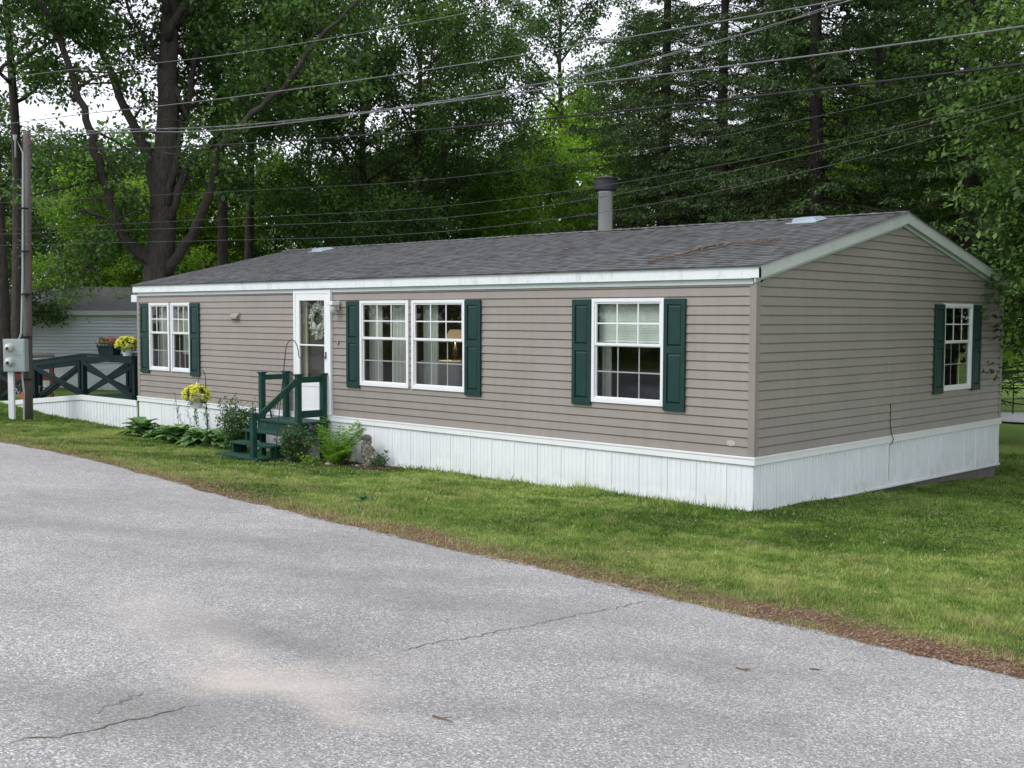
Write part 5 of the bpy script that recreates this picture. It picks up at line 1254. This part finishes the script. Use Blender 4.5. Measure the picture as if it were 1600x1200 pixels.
# ------------------------------------------------------------------ utility pole, meters, wires
pp = None
for t_ in np.arange(18, 32, .02):
    q = CAM+t_*(AF+(44-800)/FPX*AR-(656-600)/FPX*AU)
    if q[2] <= H(q[0], q[1]): pp = q; break
pole_d = float(np.dot(pp-CAM, AF)); ptop = at(42, 205, pole_d)
root = empty('utility_pole', (pp[0], pp[1], pp[2]), 'weathered wooden utility pole at the left edge of the photo', 'utility pole')
mb = MB(); pr_ = 6.3*pole_d/FPX; mb.tube([pp-UPV*.4, pp+(ptop-pp)*.33, pp+(ptop-pp)*.66, ptop], [pr_*1.12, pr_*1.05, pr_*.98, pr_*.9], 14); mb.build('shaft', M['wood'], root, smooth=True)
mb = MB(); tc_ = np.array([AF[0], AF[1], 0])*-(pr_+.02)-AR*np.array([1,1,0])*pr_*.7
mb.tube([pp+tc_+UPV*1.7-AR*.10, pp+tc_+UPV*1.95, pp+(ptop-pp)*.5+tc_, ptop+tc_*.9-UPV*.5, ptop+tc_*1.1-UPV*.15-AR*.14, ptop+tc_-UPV*.6-AR*.16], .022, 8); mb.build('conduit', M['greybox'], root, smooth=True)
mb = MB()
for k in range(5): z_ = .9+k*.95; mb.tube([pp+UPV*z_, pp+UPV*(z_+.03)], [pr_*1.16, pr_*1.16], 12)
mb.build('band', M['wire'], root)
mb = MB(); mb.tube([ptop-UPV*.1-AR*.16+tc_, ptop-UPV*.22-AR*.16+tc_], [.05,.035], 10); mb.build('weatherhead', M['greybox'], root)
bc = at(25, 555, pole_d-.32); ex = AR*np.array([1,1,0]); ex /= np.linalg.norm(ex); ey = np.array([-ex[1], ex[0], 0]); k1 = pole_d/FPX
root = empty('meter_cabinet', (bc[0], bc[1], H(bc[0], bc[1])), 'grey electric meter cabinet with two round meters on a white post', 'electric meter')
def obox(mb, c_, hx, hy, hz):
    vs = [];
    for sz in (-1, 1):
        for sx, sy in ((-1,-1),(1,-1),(1,1),(-1,1)): vs.append(c_+ex*hx*sx+ey*hy*sy+UPV*hz*sz)
    mb.add(vs, [(0,3,2,1),(4,5,6,7),(0,1,5,4),(1,2,6,5),(2,3,7,6),(3,0,4,7)])
mb = MB(); obox(mb, bc, 16.5*k1, .11, 25*k1); obox(mb, bc-ey*.116, 15*k1, .004, 11.5*k1) if False else None
obox(mb, bc-ey*.114+UPV*12*k1, 15.2*k1, .0035, 11.4*k1); obox(mb, bc-ey*.114-UPV*12.2*k1, 15.2*k1, .0035, 11.4*k1); cab = mb.build('cabinet', M['greybox'], root, .006)
for dzk in (11, -11):
    mb = MB(); c_ = bc-ey*.119+UPV*(dzk+1)*k1-ex*6*k1; mb.tube([c_, c_-ey*.02, c_-ey*.021, c_-ey*.10, c_-ey*.13], [.095,.095,.085,.082,.03], 20); mt = mb.build('meter', M['bulbglass'], root, smooth=False)
    mb = MB(); mb.tube([c_-ey*.131+UPV*-.02, c_-ey*.139+UPV*-.02], [.035,.035], 12); mb.build('meter_dial', M['blackmetal'], mt)
mb = MB(); c_ = bc-ex*8*k1; zb = H(c_[0], c_[1])-.2; zt = bc[2]-25.2*k1
obox(mb, np.array([c_[0], c_[1], (zb+zt)/2])+ey*.0, 4.2*k1, .045, (zt-zb)/2); mb.build('support_post', M['white'], root, .004)
mb = MB(); c_ = bc+ex*9*k1; mb.tube([c_-UPV*25*k1, c_-UPV*35*k1, c_+ex*.03-UPV*55*k1, np.array([c_[0]+.03, c_[1], zb])], .02, 8); mb.build('conduit', M['greybox'], root)
mb = MB(); c_ = c_-UPV*62*k1-ey*.03; obox(mb, c_, .03, .012, .07); mb.build('orange_tag', painted('orange_tag', (.55,.12,.03), .1), root)

YW = float(pp[1])
def wire(pts, Yp, r, mat, label, left=None, ext=(30, 14), twist=0):
    Q = np.array([on_y(px, py, Yp) for px, py in pts]); X_ = Q[:, 0]; xm = X_.mean(); cf = np.polyfit(X_-xm, Q[:, 2], 4 if len(pts) > 8 else 3); dcf = np.polyder(cf)
    S = [np.array([x, Yp, np.polyval(cf, x-xm)]) for x in np.linspace(X_[0], X_[-1], 70)]
    if left is not None: S = [left+(S[0]-left)*j/6 for j in range(6)]+S
    else: S = [S[0]+np.array([-ext[0], 0, -ext[0]*np.polyval(dcf, X_[0]-xm)*.5+ext[0]*.02])]+S
    S = S+[S[-1]+np.array([ext[1], 0, ext[1]*np.polyval(dcf, X_[-1]-xm)])]; mb = MB()
    if twist:
        S2 = []
        for i in range(len(S)-1):
            for j in range(5): S2.append(S[i]+(S[i+1]-S[i])*j/5)
        S = S2
        for ph in (0, math.pi): mb.tube([p+UPV*twist*math.sin(i*.22+ph)+np.array([0,twist,0])*math.cos(i*.22+ph) for i, p in enumerate(S)], r, 5)
    else: mb.tube(S, r, 6)
    tag(mb.build('overhead_wire', M[mat], smooth=True), label, 'wire', 'overhead wires')
wire([(150,104),(240,98),(540,57),(700,24),(830,2)], YW-.2, .006, 'palewire', 'topmost pale wire leaving the top edge right of the maple')
wire([(150,176),(240,166),(540,128),(840,85),(1000,52),(1200,18),(1318,2)], YW-.1, .008, 'palewire', 'second wire from the top crossing the open gap of sky')
wire([(230,201),(400,194),(540,178),(640,165),(735,150),(840,136),(1000,92),(1150,60),(1240,28),(1330,0)], YW+.02, .006, 'palewire', 'twisted wire that splits upward from the thick cable right of centre', ptop-UPV*.05, twist=.009)
wire([(230,205),(400,198),(540,182),(700,158),(850,138),(1000,124),(1200,95),(1400,68),(1600,42)], YW, .010, 'palewire', 'thick grey cable running from the pole top to the right edge', ptop-UPV*.1)
wire([(180,233),(300,229),(540,214),(760,193),(1000,172),(1200,148),(1400,124),(1600,100)], YW-.02, .013, 'wire', 'thick black cable, the lowest heavy line across the photo', ptop-UPV*.32)
wire([(540,290),(710,277),(850,259),(955,245),(1000,236),(1207,195),(1318,174),(1420,150)], YW-.05, .0028, 'thinwire', 'thin line just under the thick black cable, crossing above the chimney', None)
wire([(600,330),(760,313),(900,298),(1000,282),(1192,243),(1420,192),(1600,148)], YW-.1, .003, 'thinwire', 'thin dark line crossing the chimney cap')
wire([(620,345),(780,331),(930,310),(1000,297),(1192,255),(1345,222),(1600,153)], YW-.15, .0035, 'thinwire', 'thin slack line crossing the bright chimney pipe')
wire([(535,371),(745,357),(955,331),(1048,310),(1192,284),(1326,253),(1495,203),(1600,172)], YW-.2, .0035, 'thinwire', 'lowest thin line crossing the chimney just above the roof')

# ------------------------------------------------------------------ neighbour, red porch, fence, fallen branch
ND = 38.0; O = at(130, 494, ND); a1 = AR*np.array([1,1,0]); a1 /= np.linalg.norm(a1); n1 = np.array([-a1[1], a1[0], 0])
root = empty('neighbouring_home', (O[0], O[1], -.75), 'pale grey neighbouring mobile home beyond the ramp', 'mobile home')
def nm(u, d, z): return O*[1,1,0]+a1*u-n1*d+UPV*z
mb = MB(); zb, zt, h_ = -.02, 1.78, .11
z = zb
while z < zt-.01:
    z2 = min(z+h_, zt); zm_ = z+(z2-z)*.72; mb.add([nm(-7,.034,z), nm(9,.034,z), nm(9,.016,zm_), nm(-7,.016,zm_), nm(9,-.02,zm_+.004), nm(-7,-.02,zm_+.004), nm(9,-.02,z2), nm(-7,-.02,z2), nm(-7,-.02,z), nm(9,-.02,z)], [(0,1,2,3),(3,2,4,5),(5,4,6,7),(0,8,9,1)])
    z = z2
for u in (-7, 9): mb.add([nm(u,0,-.75), nm(u,-4.2,-.75), nm(u,-4.2,1.78), nm(u,-2.1,2.62), nm(u,0,1.78)], [(0,1,2,3,4)])
mb.add([nm(-7,-4.2,-.75), nm(9,-4.2,-.75), nm(9,-4.2,1.78), nm(-7,-4.2,1.78)], [(0,1,2,3)]); mb.build('wall', M['neigh'], root)
mb = MB(); mb.add([nm(-7.2,.25,1.80), nm(9.2,.25,1.80), nm(9.2,-2.1,2.66), nm(-7.2,-2.1,2.66), nm(-7.2,-4.4,1.80), nm(9.2,-4.4,1.80)], [(0,1,2,3),(3,2,5,4)]); o = mb.build('roof', M['neighroof'], root); m = o.modifiers.new('thick', 'SOLIDIFY'); m.thickness = .06
mb = MB(); mb.add([nm(-7.2,.255,1.68), nm(9.2,.255,1.68), nm(9.2,.255,1.82), nm(-7.2,.255,1.82), nm(-7.2,.0,1.68), nm(9.2,.0,1.68)], [(0,1,2,3),(0,4,5,1)]); mb.build('fascia', M['rake'], root)
mb = MB(); mb.add([nm(-7,.035,-.12), nm(9,.035,-.12), nm(9,.035,-.02), nm(-7,.035,-.02), nm(-7,.0,-.02), nm(9,.0,-.02)], [(0,1,2,3),(3,2,5,4)]); mb.build('skirt_band', M['white'], root)
mb = MB()
for i in range(80):
    u = -7+i*.2; mb.add([nm(u,.02,-1.0), nm(u+.17,.02,-1.0), nm(u+.17,.02,-.12), nm(u,.02,-.12), nm(u+.2,.005,-1.0), nm(u+.2,.005,-.12)], [(0,1,2,3),(1,4,5,2)])
mb.build('skirting', M['skirt'], root)
RD = 31.5; c0 = at(64, 575, RD)
root = empty('red_porch', (c0[0], c0[1], -.7), 'small red-framed porch with white lattice behind the ramp railing', 'porch')
def rp(px, py, d=0): return at(px, py, RD+d)
for px in (36, 81):
    mb = MB(); mb.beam(rp(px, 622), rp(px, 568), .09, .09, ey); mb.build('post', M['red'], root)
mb = MB(); mb.beam(rp(20, 591), rp(86, 591), .05, .12); mb.beam(rp(20, 587, 1.2), rp(86, 587, 1.2), .05, .10); mb.build('deck_edge', M['red'], root)
mb = MB()
for k in range(11):
    for sg in (0, 1):
        xa = 20+k*6; mb.beam(rp(xa+(6 if sg else -6)*0, 620, -.02*sg), rp(xa+(22 if sg else -22)*.6, 596, -.02*sg), .035, .008)
mb.build('lattice', M['white'], root)
mb = MB(); mb.add([rp(38,558,-.2), rp(86,556,-.2), rp(84,553,1.0), rp(30,555,1.0), rp(38,560,-.2), rp(86,558,-.2)], [(0,1,2,3),(0,4,5,1)]); mb.build('table_top', M['darkdoor'], root)
for px in (45, 78):
    mb = MB(); mb.beam(rp(px, 559), rp(px, 588), .04, .04, ey); mb.build('table_leg', M['darkdoor'], root)
bq = at(51, 603, 29.5); mb = MB(); zq = H(bq[0], bq[1]); mb.lathe((bq[0], bq[1], zq), [(.14,0),(.18,.38),(.19,.38),(.19,.40),(.16,.40),(.14,.05),(.01,.04)], 18); tag(mb.build('bucket', M['bulbglass'], loc=(bq[0], bq[1], zq)), 'whitish bucket on the ground behind the utility pole and ramp railing', 'bucket')

fq = [at(px, 600, 33.5) for px in (1560, 1584, 1608, 1632, 1656, 1680)]; root = empty('metal_fence', (fq[0][0], fq[0][1], H(fq[0][0], fq[0][1])), 'dark thin metal fence on the bright grass beyond the far path', 'fence')
for q in fq:
    mb = MB(); z = H(q[0], q[1]); mb.tube([(q[0], q[1], z-.2), (q[0], q[1], z+.95)], .022, 6); mb.build('post', M['blackmetal'], root)
mb = MB()
for hz in (.9, .5, .15): mb.tube([(fq[0][0], fq[0][1], H(fq[0][0], fq[0][1])+hz), (fq[-1][0], fq[-1][1], H(fq[-1][0], fq[-1][1])+hz)], .012, 5)
mb.build('rail', M['blackmetal'], root)

def on_roof(px, py):
    d = AF+(px-800)/FPX*AR-(py-600)/FPX*AU; n_ = np.array([0, -PITCHR, 1.]); P0 = np.array([0, -OY, EZ]); return CAM+d*(((P0-CAM)@n_)/(d@n_))+UPV*.03
def fallen(pts, r0, seed, label, side=True, needles=260):
    rg = np.random.default_rng(seed); Q = [on_roof(*p)+UPV*.01 for p in pts]; mb = MB(); mb.tube(Q, [r0*(1-.7*i/(len(Q)-1)) for i in range(len(Q))], 6); P = []; Dn = []
    for i in range(len(Q)-1):
        for j in range(5):
            p = Q[i]+(Q[i+1]-Q[i])*j/5; d = Q[i+1]-Q[i]; d /= np.linalg.norm(d); sg = 1 if j % 2 else -1; s_ = np.array([0, sg, sg*PITCHR]); l_ = rg.uniform(.06, .26)
            e_ = p+(d*.9+s_*.5)*l_+UPV*.012; mb.tube([p, e_], [.004,.002], 4, False)
            if i >= len(Q)//3:
                for f_ in np.linspace(.2, 1.1, needles//(5*len(Q))+2): P.append(p+(e_-p)*f_); Dn.append(d+rg.normal(0,.5,3)*[1,1,.2])
    root = empty('fallen_branch', tuple(Q[0]), label, 'branch'); mb.build('stem', M['twig'], root)
    if P: leaves('needles', np.array(P), np.array(Dn), .05, M['litter'], root, np.clip(rg.random(len(P))*.7+.2, 0, 1), seed, .3)
fallen([(1012,414),(1040,407),(1068,402),(1085,396),(1110,390),(1140,386),(1175,384),(1212,380)], .013, 1, 'long dead branch with brown needles lying on the roof near the front corner')
fallen([(868,402),(878,396),(886,394)], .010, 2, 'short dead twig lying on the middle of the roof', needles=60)
